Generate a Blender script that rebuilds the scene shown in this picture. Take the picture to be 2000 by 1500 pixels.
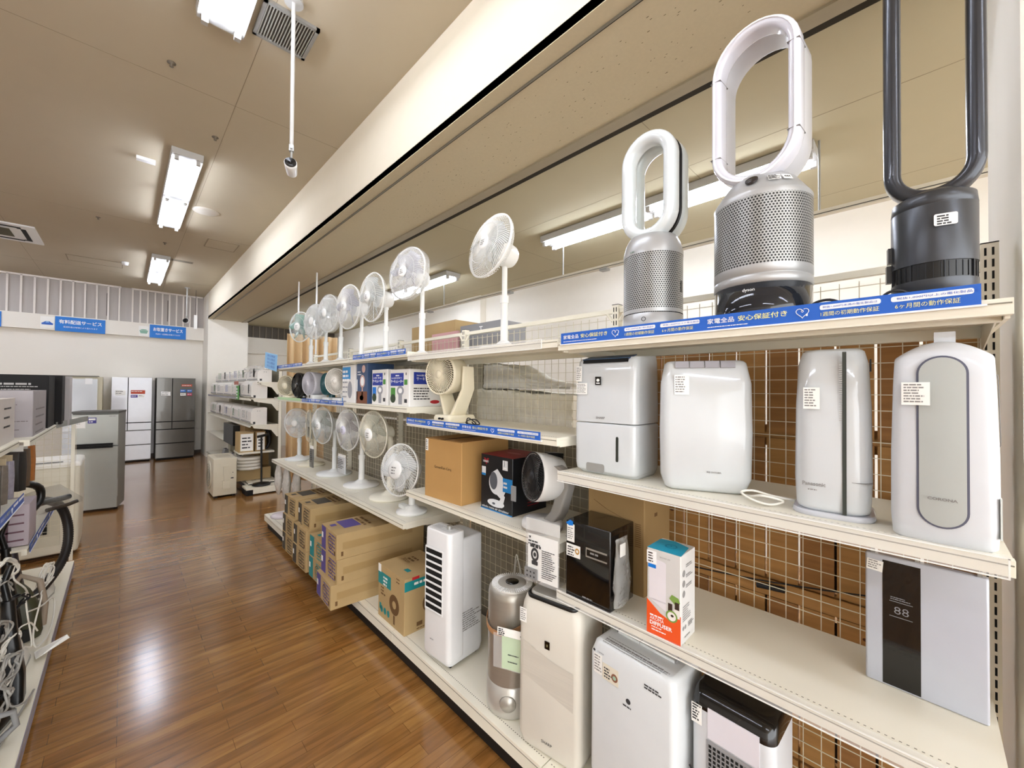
import bpy, math, random
from mathutils import Vector, Matrix
random.seed(7)
PI = math.pi
sc = bpy.context.scene
for o in list(bpy.data.objects): bpy.data.objects.remove(o)
COL = sc.collection

# ------------------------------------------------------------------ camera, world, exposure
F_PX = 780.0
PSI, PIT, ROL = math.radians(44.16), math.radians(0.763), math.radians(0.49)
fw = Vector((math.sin(PSI)*math.cos(PIT), math.cos(PSI)*math.cos(PIT), math.sin(PIT)))
r0 = Vector((math.cos(PSI), -math.sin(PSI), 0)); u0 = r0.cross(fw)
rt = r0*math.cos(ROL) + u0*math.sin(ROL); up = -r0*math.sin(ROL) + u0*math.cos(ROL)
cd = bpy.data.cameras.new('camera'); cam = bpy.data.objects.new('camera', cd); COL.objects.link(cam)
cd.sensor_fit = 'HORIZONTAL'; cd.sensor_width = 36.0; cd.lens = F_PX/2000*36.0; cd.clip_start = 0.02
cam.matrix_world = Matrix(((rt.x, up.x, -fw.x, 0), (rt.y, up.y, -fw.y, 0), (rt.z, up.z, -fw.z, 1.65), (0, 0, 0, 1)))
sc.camera = cam
w = bpy.data.worlds.new('world'); sc.world = w; w.use_nodes = True
w.node_tree.nodes['Background'].inputs[0].default_value = (0.96, 0.98, 1.0, 1)
w.node_tree.nodes['Background'].inputs[1].default_value = 1.7
sc.view_settings.view_transform = 'Standard'; sc.view_settings.look = 'None'
sc.view_settings.gamma = 1.0; sc.view_settings.use_curve_mapping = False
sc.view_settings.exposure = 1.6
TUBE_E = 14.5

# ------------------------------------------------------------------ materials
def lin(c):
    if isinstance(c, str): c = [int(c[i:i+2], 16)/255 for i in (0, 2, 4)]
    return tuple((x/12.92 if x <= .04045 else ((x+.055)/1.055)**2.4) for x in c) + (1.0,)
MATS = {}
def mat(name, c, rough=.5, metal=0.0, var=.04, scale=12.0, trans=0.0, alpha=1.0, coat=0.0, bump=0.0, emit=0.0, ior=1.45, stretch=None):
    if name in MATS: return MATS[name]
    m = bpy.data.materials.new(name); m.use_nodes = True; nt = m.node_tree; b = nt.nodes['Principled BSDF']
    col = lin(c)
    tc = nt.nodes.new('ShaderNodeTexCoord'); nz = nt.nodes.new('ShaderNodeTexNoise')
    nz.inputs['Scale'].default_value = scale; nz.inputs['Detail'].default_value = 3
    if stretch:
        mp = nt.nodes.new('ShaderNodeMapping'); mp.inputs['Scale'].default_value = stretch
        nt.links.new(tc.outputs['Object'], mp.inputs[0]); nt.links.new(mp.outputs[0], nz.inputs['Vector'])
    else: nt.links.new(tc.outputs['Object'], nz.inputs['Vector'])
    mx = nt.nodes.new('ShaderNodeMix'); mx.data_type = 'RGBA'
    mx.inputs[6].default_value = tuple(x*(1-var) for x in col[:3])+(1,); mx.inputs[7].default_value = tuple(min(1, x*(1+var)) for x in col[:3])+(1,)
    nt.links.new(nz.outputs[0], mx.inputs[0]); nt.links.new(mx.outputs[2], b.inputs['Base Color'])
    b.inputs['Roughness'].default_value = rough; b.inputs['Metallic'].default_value = metal
    b.inputs['Transmission Weight'].default_value = trans; b.inputs['Alpha'].default_value = alpha
    b.inputs['Coat Weight'].default_value = coat; b.inputs['IOR'].default_value = ior
    if emit: b.inputs['Emission Color'].default_value = col; b.inputs['Emission Strength'].default_value = emit
    if bump:
        bp = nt.nodes.new('ShaderNodeBump'); bp.inputs['Strength'].default_value = bump; bp.inputs['Distance'].default_value = .01
        nt.links.new(nz.outputs[0], bp.inputs['Height']); nt.links.new(bp.outputs[0], b.inputs['Normal'])
    MATS[name] = m; return m
def perf_mat(name, c, hole, pitch, r, rough=.35, metal=.4):
    """perforated sheet: staggered holes laid out in the sheet's own UVs (metres)"""
    m = mat(name, c, rough, metal); nt = m.node_tree; b = nt.nodes['Principled BSDF']
    uv = nt.nodes.new('ShaderNodeUVMap'); sp = nt.nodes.new('ShaderNodeSeparateXYZ'); nt.links.new(uv.outputs[0], sp.inputs[0])
    def M(op, a, bb=None, c2=None):
        n = nt.nodes.new('ShaderNodeMath'); n.operation = op
        for i, x in enumerate((a, bb, c2)):
            if x is None: continue
            if isinstance(x, (int, float)): n.inputs[i].default_value = x
            else: nt.links.new(x, n.inputs[i])
        return n.outputs[0]
    def dots(ox, oy):
        px, py = pitch, pitch*1.732
        fx = M('SUBTRACT', M('FRACT', M('ADD', M('DIVIDE', sp.outputs[0], px), ox)), .5)
        fy = M('SUBTRACT', M('FRACT', M('ADD', M('DIVIDE', sp.outputs[1], py), oy)), .5)
        d = M('SQRT', M('ADD', M('POWER', M('MULTIPLY', fx, px), 2), M('POWER', M('MULTIPLY', fy, py), 2)))
        return M('LESS_THAN', d, r)
    k = M('MAXIMUM', dots(0, 0), dots(.5, .5))
    src = b.inputs['Base Color'].links[0].from_socket
    mx = nt.nodes.new('ShaderNodeMix'); mx.data_type = 'RGBA'; nt.links.new(k, mx.inputs[0]); nt.links.new(src, mx.inputs[6]); mx.inputs[7].default_value = lin(hole)
    nt.links.new(mx.outputs[2], b.inputs['Base Color']); return m

# ------------------------------------------------------------------ mesh builder
TXT = {}
def text_mesh(s, bold=0.0):
    k = (s, bold)
    if k in TXT: return TXT[k]
    cu = bpy.data.curves.new('t', 'FONT'); cu.body = s; cu.size = 1.0; cu.resolution_u = 2; cu.offset = bold
    ob = bpy.data.objects.new('t', cu); COL.objects.link(ob)
    dg = bpy.context.evaluated_depsgraph_get(); dg.update()
    me = bpy.data.meshes.new_from_object(ob.evaluated_get(dg))
    vs = [v.co.copy() for v in me.vertices]; fs = [tuple(p.vertices) for p in me.polygons]
    bpy.data.objects.remove(ob); bpy.data.curves.remove(cu); bpy.data.meshes.remove(me)
    if vs:
        x0 = min(v.x for v in vs); x1 = max(v.x for v in vs); y0 = min(v.y for v in vs); y1 = max(v.y for v in vs)
    else: x0 = y0 = 0; x1 = y1 = 1
    TXT[k] = (vs, fs, x0, x1, y0, y1); return TXT[k]
def frame(o, xa, ya):
    o, xa, ya = Vector(o), Vector(xa).normalized(), Vector(ya).normalized(); n = xa.cross(ya)
    return Matrix(((xa.x, ya.x, n.x, o.x), (xa.y, ya.y, n.y, o.y), (xa.z, ya.z, n.z, o.z), (0, 0, 0, 1)))
def FR(x, y=0, z=0): return frame((x, y, z), (0, -1, 0), (0, 0, 1))      # on a face that looks to -X
def SD(y, x=0, z=0): return frame((x, y, z), (1, 0, 0), (0, 0, 1))       # on a face that looks to -Y
def TP(z, x=0, y=0): return frame((x, y, z), (0, -1, 0), (1, 0, 0))      # on a top, read from -X
def RT(x, y=0, z=0): return frame((x, y, z), (0, 1, 0), (0, 0, 1))       # on a face that looks to +X
def TPS(z, x=0, y=0): return frame((x, y, z), (1, 0, 0), (0, 1, 0))
class MB:
    def __init__(s): s.v = []; s.f = []; s.sm = []; s.mi = []; s.uv = {}; s.M = None; s.i = 0
    def add(s, vs, fs, smooth=False, M=None, uvs=None):
        n = len(s.v)
        for v in vs:
            v = Vector(v)
            if M is not None: v = M @ v
            if s.M is not None: v = s.M @ v
            s.v.append(v)
        for k, f in enumerate(fs):
            if uvs: s.uv[len(s.f)] = uvs[k]
            s.f.append(tuple(n+j for j in f)); s.sm.append(smooth); s.mi.append(s.i)
        return s
    def box(s, x0, x1, y0, y1, z0, z1, M=None):
        return s.add([(x0,y0,z0),(x1,y0,z0),(x1,y1,z0),(x0,y1,z0),(x0,y0,z1),(x1,y0,z1),(x1,y1,z1),(x0,y1,z1)],
              [(0,3,2,1),(4,5,6,7),(0,1,5,4),(1,2,6,5),(2,3,7,6),(3,0,4,7)], False, M)
    def loft(s, rings, cap=True, smooth=True, closed=False, M=None):
        n = len(rings[0]); vs = [p for r in rings for p in r]; fs = []
        R = len(rings); rng = range(R if closed else R-1)
        for k in rng:
            a, b = k*n, ((k+1) % R)*n
            for j in range(n): fs.append((a+j, a+(j+1) % n, b+(j+1) % n, b+j))
        s.add(vs, fs, smooth, M)
        if cap and not closed:
            s.add(rings[0], [tuple(reversed(range(n)))], False, M); s.add(rings[-1], [tuple(range(n))], False, M)
        return s
    def cyl(s, p0, p1, r, seg=12, r2=None, cap=True, smooth=True):
        p0, p1 = Vector(p0), Vector(p1); d = (p1-p0).normalized(); a = d.orthogonal().normalized(); b = d.cross(a); r2 = r if r2 is None else r2
        c = [(math.cos(2*PI*k/seg), math.sin(2*PI*k/seg)) for k in range(seg)]
        return s.loft([[p0+(a*x+b*y)*r for x, y in c], [p1+(a*x+b*y)*r2 for x, y in c]], cap, smooth)
    def tube(s, pts, r, seg=6, closed=False, smooth=True, flat=1.0):
        pts = [Vector(p) for p in pts]; n = len(pts); rings = []; prev = None
        for k in range(n):
            if closed: t = pts[(k+1) % n]-pts[k-1]
            else: t = pts[min(k+1, n-1)]-pts[max(k-1, 0)]
            t = t.normalized() if t.length > 1e-9 else Vector((0, 0, 1))
            if prev is None: a = t.orthogonal().normalized()
            else:
                a = prev - t*prev.dot(t); a = a.normalized() if a.length > 1e-6 else t.orthogonal().normalized()
            prev = a; b = t.cross(a)
            rk = r[k] if isinstance(r, (list, tuple)) else r
            rings.append([pts[k]+(a*math.cos(2*PI*j/seg)+b*math.sin(2*PI*j/seg)*flat)*rk for j in range(seg)])
        return s.loft(rings, not closed, smooth, closed)
    def lathe(s, prof, seg=32, o=(0, 0, 0), ax='z', smooth=True, cap=True, uvr=None):
        o = Vector(o); rings = []
        for r, h in prof:
            ring = []
            for k in range(seg):
                c, d = math.cos(2*PI*k/seg)*r, math.sin(2*PI*k/seg)*r
                ring.append(o+(Vector((c, d, h)) if ax == 'z' else (Vector((h, c, d)) if ax == 'x' else Vector((c, h, d)))))
            rings.append(ring)
        if uvr:
            n = seg; vs = [p for q in rings for p in q]; fs = []; uvs = []
            for k in range(len(rings)-1):
                for j in range(n):
                    fs.append((k*n+j, k*n+(j+1) % n, (k+1)*n+(j+1) % n, (k+1)*n+j))
                    a0, a1 = 2*PI*j/seg*uvr, 2*PI*(j+1)/seg*uvr; h0, h1 = prof[k][1], prof[k+1][1]
                    uvs.append([(a0, h0), (a1, h0), (a1, h1), (a0, h1)])
            return s.add(vs, fs, smooth, None, uvs)
        return s.loft(rings, cap, smooth)
    def rect(s, M, x0, x1, y0, y1, off=.0006):
        return s.add([(x0,y0,off),(x1,y0,off),(x1,y1,off),(x0,y1,off)], [(0,1,2,3)], False, M)
    def slab(s, M, x0, x1, y0, y1, t=.001): return s.box(x0, x1, y0, y1, 0, t, M)
    def ell(s, M, cx, cy, rx, ry, off=.0006, seg=24, rin=0):
        if not rin: return s.add([(cx+rx*math.cos(2*PI*k/seg), cy+ry*math.sin(2*PI*k/seg), off) for k in range(seg)], [tuple(range(seg))], False, M)
        vs = [(cx+rx*q*math.cos(2*PI*k/seg), cy+ry*q*math.sin(2*PI*k/seg), off) for q in (rin, 1) for k in range(seg)]
        return s.add(vs, [(k, seg+k, seg+(k+1) % seg, (k+1) % seg) for k in range(seg)], False, M)
    def poly(s, M, pts, off=.0006): return s.add([(x, y, off) for x, y in pts], [tuple(range(len(pts)))], False, M)
    def rrect(s, M, x0, x1, y0, y1, r, off=.0006):
        pts = []
        for cx, cy, a in ((x1-r, y0+r, -90), (x1-r, y1-r, 0), (x0+r, y1-r, 90), (x0+r, y0+r, 180)):
            for k in range(5): t = math.radians(a+k*22.5); pts.append((cx+r*math.cos(t), cy+r*math.sin(t)))
        return s.poly(M, pts, off)
    def text(s, M, t, x, y, h, wid=None, align='l', off=.001, bold=0.0):
        """t with glyph height h, lower left at x, y (or centred on x)"""
        vs, fs, x0, x1, y0, y1 = text_mesh(t, bold)
        if not fs: return s
        k = h/max(1e-6, (y1-y0)); kx = k if wid is None else wid/(x1-x0); W = (x1-x0)*kx
        ox = x if align == 'l' else (x-W/2 if align == 'c' else x-W)
        return s.add([(ox+(v.x-x0)*kx, y+(v.y-y0)*k, off) for v in vs], fs, False, M)
    def prints(s, M, x0, x1, y1, n, pitch, h, seed=1, off=.001):
        r = random.Random(seed)
        for k in range(n):
            x = x0; y = y1-k*pitch; e = x0+(x1-x0)*r.uniform(.6, 1)
            while x < e:
                l = r.uniform(h*.8, h*4); s.rect(M, x, min(e, x+l), y-h, y, off); x += l+h*.5
        return s
    def build(s, name, m, parent=None, label=None):
        me = bpy.data.meshes.new(name); me.from_pydata([tuple(v) for v in s.v], [], s.f)
        for x in (m if isinstance(m, (list, tuple)) else [m]): me.materials.append(x)
        me.polygons.foreach_set('use_smooth', s.sm); me.polygons.foreach_set('material_index', s.mi)
        if s.uv:
            ul = me.uv_layers.new(name='UVMap')
            for p in me.polygons:
                if p.index in s.uv:
                    for li, c in zip(p.loop_indices, s.uv[p.index]): ul.data[li].uv = c
        me.update()
        ob = bpy.data.objects.new(name, me); COL.objects.link(ob)
        if parent is not None: ob.parent = parent
        if label: ob['label'] = label
        return ob
def thing(name, label, cat, loc=(0, 0, 0), yaw=0.0, group=None):
    o = bpy.data.objects.new(name, None); COL.objects.link(o); o.empty_display_size = .05
    o.location = loc; o.rotation_euler = (0, 0, math.radians(yaw)); o['label'] = label; o['category'] = cat
    if group: o['group'] = group
    return o
def tag(o, label, cat, group=None, kind=None):
    o['label'] = label; o['category'] = cat
    if group: o['group'] = group
    if kind: o['kind'] = kind
    return o
def struct(name, mb, m):
    o = mb.build(name, m); o['kind'] = 'structure'; return o
def rr(cx, cy, hx, hy, r, n=5):
    r = min(r, hx*.999, hy*.999); out = []
    for sx, sy, a in ((1, -1, -90), (1, 1, 0), (-1, 1, 90), (-1, -1, 180)):
        for k in range(n+1):
            t = math.radians(a+90*k/n); out.append((cx+sx*(hx-r)+r*math.cos(t), cy+sy*(hy-r)+r*math.sin(t)))
    return out
def dens(ring, step=.012):
    out = []; n = len(ring)
    for k in range(n):
        a, b = ring[k], ring[(k+1) % n]; d = math.hypot(b[0]-a[0], b[1]-a[1]); m = max(1, int(round(d/step)))
        for j in range(m): out.append((a[0]+(b[0]-a[0])*j/m, a[1]+(b[1]-a[1])*j/m))
    return out
def rbody(mb, st, e=.01, n=5):
    """st: stations (z, hx, hy, r, cx); the two ends are rolled over by e"""
    out = []
    def ring(z, hx, hy, r, cx, ins=0): return [(x, y, z) for x, y in rr(cx, 0, hx-ins, hy-ins, max(r-ins*.5, .003), n)]
    z, hx, hy, r, cx = st[0]
    for k in range(4): t = PI/2*k/3; out.append(ring(z+e*(1-math.sin(t)) if 0 else z+e-e*math.cos(t), hx, hy, r, cx, e*(1-math.sin(t))))
    for q in st[1:-1]: out.append(ring(*q))
    z, hx, hy, r, cx = st[-1]
    for k in range(4): t = PI/2*k/3; out.append(ring(z-e+e*math.sin(t), hx, hy, r, cx, e*(1-math.cos(t))))
    mb.loft(out); return mb

# common materials
white = mat('white_plastic', 'e6e6e4', .3, coat=.25); ivory = mat('ivory_plastic', 'ebe6d4', .4)
offw = mat('warm_white_plastic', 'e4e0d8', .4); shelfm = mat('cream_enamel', 'eee9d8', .38, var=.05, scale=3)
greyp = mat('grey_plastic', '8b8b8b', .45); black = mat('black_plastic', '121212', .3); gblack = mat('gloss_black', '060607', .12, coat=.5)
dark = mat('dark_slot', '0b0b0b', .8); ink = mat('ink', '3a3a3c', .7); inkl = mat('pale_ink', '8c8a88', .7)
paper = mat('label_paper', 'f6f5f0', .6); blue = mat('sign_blue', '2763c4', .42); bblue = mat('bright_blue', '1379d6', .45)
yel = mat('sign_yellow', 'f3ee9a', .5); wht = mat('print_white', 'f8f8f8', .5); red = mat('print_red', 'c3262c', .5); green = mat('print_green', '4c8f3c', .5)
orange = mat('print_orange', 'ee5a24', .45); teal = mat('print_teal', '178a8c', .5); cyan = mat('print_cyan', '18a0c4', .4)
kraft = mat('kraft_board', 'b59a6c', .75, var=.1, scale=6); kraft2 = mat('dark_kraft_board', '9a7d52', .75, var=.1, scale=6); kprint = mat('kraft_print', '6b4e2c', .8)
tape = mat('brown_tape', 'aa8e60', .3); silver = mat('silver_metal', 'b9b8b4', .33, .75); steel = mat('brushed_steel', 'a7a7a3', .4, .6, stretch=(1, 1, 40))
clear = mat('clear_plastic', 'ffffff', .08, alpha=.16, var=.01); film = mat('plastic_film', 'f4f4f2', .18, alpha=.28, bump=.6, scale=18)
blade_m = mat('clear_blade', 'f2f5f6', .15, alpha=.45); cordw = mat('white_cord', 'e9e6dc', .5); cordb = mat('black_cord', '17171a', .5); cordg = mat('grey_cord', 'a8a6a0', .5)
wire_w = mat('cream_wire', 'd6ceb6', .45); grn_pap = mat('green_paper', 'b9d6a4', .7)
pink = mat('pink_cloth', 'd7a9ab', .8); bluep = mat('pale_blue_paper', '8fc4ee', .6)
# ------------------------------------------------------------------ room
ZC, ZB, Z2, YW = 3.88, 3.26, 3.30, 12.6
def floor_mat():
    m = mat('wood_floor', '7a5230', .3, coat=.7); nt = m.node_tree; b = nt.nodes['Principled BSDF']; L = nt.links
    tc = nt.nodes.new('ShaderNodeTexCoord')
    br = nt.nodes.new('ShaderNodeTexBrick'); br.offset = .37; br.offset_frequency = 2
    br.inputs['Scale'].default_value = 1.0; br.inputs['Brick Width'].default_value = .62; br.inputs['Row Height'].default_value = .078
    br.inputs['Mortar Size'].default_value = .0009; br.inputs['Bias'].default_value = 0
    br.inputs['Color1'].default_value = lin('a97c44'); br.inputs['Color2'].default_value = lin('926432'); br.inputs['Mortar'].default_value = lin('5c3815')
    L.new(tc.outputs['Object'], br.inputs['Vector'])
    mp = nt.nodes.new('ShaderNodeMapping'); mp.inputs['Scale'].default_value = (2.2, 22, 1); L.new(tc.outputs['Object'], mp.inputs[0])
    nz = nt.nodes.new('ShaderNodeTexNoise'); nz.inputs['Scale'].default_value = 1.4; nz.inputs['Detail'].default_value = 6; nz.inputs['Distortion'].default_value = .6
    L.new(mp.outputs[0], nz.inputs['Vector'])
    cr = nt.nodes.new('ShaderNodeValToRGB'); cr.color_ramp.elements[0].position = .32; cr.color_ramp.elements[0].color = (.64, .60, .55, 1)
    cr.color_ramp.elements[1].position = .68; cr.color_ramp.elements[1].color = (1.14, 1.12, 1.1, 1); L.new(nz.outputs[0], cr.inputs[0])
    mx = nt.nodes.new('ShaderNodeMix'); mx.data_type = 'RGBA'; mx.blend_type = 'MULTIPLY'; mx.inputs[0].default_value = 1
    L.new(br.outputs[0], mx.inputs[6]); L.new(cr.outputs[0], mx.inputs[7]); L.new(mx.outputs[2], b.inputs['Base Color'])
    n2 = nt.nodes.new('ShaderNodeTexNoise'); n2.inputs['Scale'].default_value = 2.5; n2.inputs['Detail'].default_value = 5; L.new(tc.outputs['Object'], n2.inputs['Vector'])
    mr = nt.nodes.new('ShaderNodeMapRange'); mr.inputs[3].default_value = .15; mr.inputs[4].default_value = .24
    L.new(n2.outputs[0], mr.inputs[0]); L.new(mr.outputs[0], b.inputs['Roughness'])
    b.inputs['Coat Roughness'].default_value = .14
    bp = nt.nodes.new('ShaderNodeBump'); bp.inputs['Strength'].default_value = .04; bp.inputs['Distance'].default_value = .004
    L.new(n2.outputs[0], bp.inputs['Height']); L.new(bp.outputs[0], b.inputs['Normal'])
    return m
ceil_m = mat('ceiling_board', 'c3b79f', .9, var=.03, scale=4); beam_m = mat('beam_paint', 'dfd5bf', .85, var=.02)
wall_m = mat('wall_paint', 'f1ece2', .85, var=.02, scale=2); seam = mat('ceiling_seam', '9a8d77', .9); metal_d = mat('dark_track', '55524a', .5, .5)
soffit_m = mat('soffit_board', 'cbbfa2', .9, var=.05, scale=60)
struct('floor', MB().box(-6.5, 6, -5, 13, -.05, 0), floor_mat())
c = MB().box(-6.5, 1.45, -5, 12.7, ZC, ZC+.1); c.i = 1
for x in (-3.0, -1.2, .6): c.box(x-.002, x+.002, -4, 12.6, ZC-.0008, ZC)
for y in (.2, 3.8, 7.4, 11): c.box(-6, 1.4, y-.002, y+.002, ZC-.0008, ZC)
struct('ceiling', c, [ceil_m, seam])
c = MB().box(2.2, 6, -5, 12.7, Z2, Z2+.1); c.i = 1
for x in (2.95, 4.2): c.box(x-.002, x+.002, -1, 12.6, Z2-.0008, Z2)
for y in (1.2, 3.3, 5.4): c.box(2.2, 4.6, y-.002, y+.002, Z2-.0008, Z2)
struct('ceiling', c, [mat('side_ceiling_board', 'bdb496', .9, var=.03, scale=4), seam])
# the downstand beam between the two halves of the shop
c = MB().box(1.40, 1.46, -5, 11.75, ZB, ZC+.02); struct('trim_1', c, beam_m)
c = MB().box(1.40, 2.06, -5, 11.75, ZB-.004, ZB+.05); c.i = 1
r = random.Random(3)
for k in range(260):
    x, y = r.uniform(1.55, 2.0), r.uniform(-.3, 3.5); l = r.uniform(.003, .012); c.box(x, x+.0018, y, y+l, ZB-.0046, ZB-.004)
struct('trim_2', c, [soffit_m, mat('soffit_flecks', '4c4234', .9)])
c = MB(); c.box(1.488, 1.497, -5, 11.75, ZB-.012, ZB-.004); c.i = 1; c.box(1.497, 1.503, -5, 11.75, ZB-.010, ZB-.0035)
struct('trim_3', c, [mat('rail_grey', '8d8b80', .4, .4), dark])
c = MB(); c.box(2.06, 2.10, -5, 11.75, ZB-.016, ZB); c.box(2.108, 2.15, -5, 11.75, ZB-.01, ZB+.01); c.i = 1; c.box(2.10, 2.108, -5, 11.75, ZB-.004, ZB); c.box(2.15, 2.205, -5, 11.75, ZB+.0, Z2+.05)
struct('trim_4', c, [mat('track_beige', 'a59b84', .5, .2), mat('shadow_gap', '2c2618', .9)])
struct('wall_back', MB().box(-6.5, 6, YW, YW+.15, 0, 4), wall_m)
struct('wall_side', MB().box(4.6, 4.7, -5, 12.7, 0, 3.5), mat('side_wall_paint', 'f3eee2', .85, var=.02))
struct('wall_left', MB().box(-6.6, -6.5, -5, 12.7, 0, 4), wall_m)
struct('wall_pillar', MB().box(1.40, 2.2, 11.75, 12.6, 0, ZC), mat('pillar_paint', 'f0ebdf', .85, var=.02))
struct('wall_pillar', MB().box(4.47, 4.6, 5.42, 6.1, 0, Z2), mat('pillar_paint', 'f0ebdf', .85, var=.02))
struct('baseboard_back', MB().box(-6.5, 1.40, YW-.015, YW, 0, .08), mat('baseboard', '5b5148', .6))
# the pale column right beside the last bay
c = MB().box(1.62, 2.35, -.62, -.175, 0, 3.35); struct('wall_column', c, mat('column_paint', 'f0ece2', .8, var=.06, scale=3, stretch=(1, 1, .2)))
# sign band and glazed louvre strip above it
band = MB().box(-6.5, 1.40, YW-.13, YW, 2.79, 3.10); struct('trim_5', band, mat('band_paint', 'efeae0', .7, var=.01))
c = MB(); c.box(-6.5, 1.40, YW-.02, YW+.0, 3.10, ZC)
struct('window_1', c, mat('frosted_glazing', 'b7b0ab', .35, var=.1, scale=3, stretch=(6, 1, .6)))
c = MB()
xs = [-1.68+k*.173 for k in range(10)]; 
for x in [-1.68+k*.175-3.5 for k in range(20)]+[-1.68+k*.175 for k in range(10)]+[.11+k*.128 for k in range(10)]: c.box(x-.014, x+.014, YW-.075, YW-.02, 3.10, ZC-.02)
c.box(-6.5, -.08, YW-.075, YW-.02, ZC-.035, ZC); c.box(.09, 1.38, YW-.075, YW-.02, ZC-.035, ZC)
struct('trim_6', c, mat('louvre_white', 'ece5de', .6))
c = MB()
for x in (-.62, -.30, .72, 1.25): c.box(x-.008, x+.008, YW-.03, YW-.018, 3.2, 3.7)
struct('trim_7', c, mat('cable_dark', '77706c', .7))
# same strip on the other side of the beam, dark there
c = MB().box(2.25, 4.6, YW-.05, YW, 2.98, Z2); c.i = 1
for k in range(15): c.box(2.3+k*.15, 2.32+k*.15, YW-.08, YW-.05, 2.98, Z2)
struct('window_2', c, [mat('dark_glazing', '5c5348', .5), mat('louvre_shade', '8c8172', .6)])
struct('trim_8', MB().box(2.2, 4.6, YW-.13, YW, 2.55, 2.98), mat('band_paint', 'efeae0', .7, var=.01))
# picture rail on rods over the far side wall
t = thing('hanging_rail', 'long pale ceiling-hung rail running high in front of the side wall', 'rail', (3.25, 3, 2.8))
c = MB().box(-.02, .02, -5, 4.2, 0, .035); c.i = 1; c.box(-.022, -.018, -5, 4.2, .008, .013); c.build('rail_bar', [mat('rail_paint', 'd9d2c0', .4, .2), metal_d], t)
for y in (-2.53, -.4, 1.75, 4.0): MB().cyl((0, y, .03), (0, y, .5), .007, 8).build('hanger_rod', steel, t)
for y in (-.9, .4, 2.1): MB().box(-.03, .03, y-.04, y+.04, -.02, .0).build('rail_clip', steel, t)

# ------------------------------------------------------------------ fluorescent fixtures
tube_m = mat('lit_tube', 'e8efff', .5, emit=TUBE_E); fix_m = mat('fixture_white', 'b9b8b4', .35)
def fixture(x, y0, y1, z, label, gap=.16, units=2):
    t = thing('ceiling_light', label, 'ceiling light', (x, (y0+y1)/2, z), 0, 'twin tube fluorescent battens')
    h = (y1-y0)/2
    c = MB(); c.loft([[(-.115, -h, 0), (-.12, -h, .062), (.12, -h, .062), (.115, -h, 0)], [(-.115, h, 0), (-.12, h, .062), (.12, h, .062), (.115, h, 0)]], smooth=False)
    c.build('batten_body', fix_m, t)
    L = (y1-y0)/units
    for u in range(units):
        a = -h+u*L
        for s in (-1, 1):
            c = MB().cyl((s*gap/2, a+.05, -.02), (s*gap/2, a+L-.05, -.02), .0155, 12); c.build('fluorescent_tube', tube_m, t)
            for q in (a+.03, a+L-.03): MB().box(s*gap/2-.016, s*gap/2+.016, q-.018, q+.018, -.04, .0).build('lamp_holder', fix_m, t)
FZ = ZC-.065
fixture(.385, .55, 2.95, FZ, 'twin tube light just left of the ceiling grille, cut by the top of the photo')
fixture(.40, 4.83, 7.15, FZ, 'twin tube light in the middle of the ceiling above the aisle')
fixture(.42, 9.0, 11.25, FZ, 'twin tube light nearest the louvred wall at the far end')
fixture(.38, -3.75, -1.4, FZ, 'twin tube light over the aisle behind the camera')
for y in (-3.2, 1.0, 5.0, 9.3): fixture(-2.35, y, y+2.4, FZ, {-3.2:'added unseen twin tube light over the left aisle, behind the camera',1.0:'added unseen twin tube light over the left aisle, level with the nearest shelving',5.0:'added unseen twin tube light over the left aisle, level with the curtain',9.3:'added unseen twin tube light over the left aisle, near the louvres'}[y])  # out-of-view row added to brighten the far room and its back wall
fixture(3.3, .49, 2.86, Z2-.07, 'twin tube light behind the tall bladeless fans on the lower side ceiling')
fixture(3.3, 4.6, 6.9, Z2-.07, 'twin tube light on the side ceiling behind the round fans')
fixture(3.3, 8.6, 10.9, Z2-.07, 'twin tube light on the side ceiling furthest back')
fixture(3.3, -3.6, -1.3, Z2-.07, 'twin tube light on the side ceiling behind the pale column')

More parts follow.
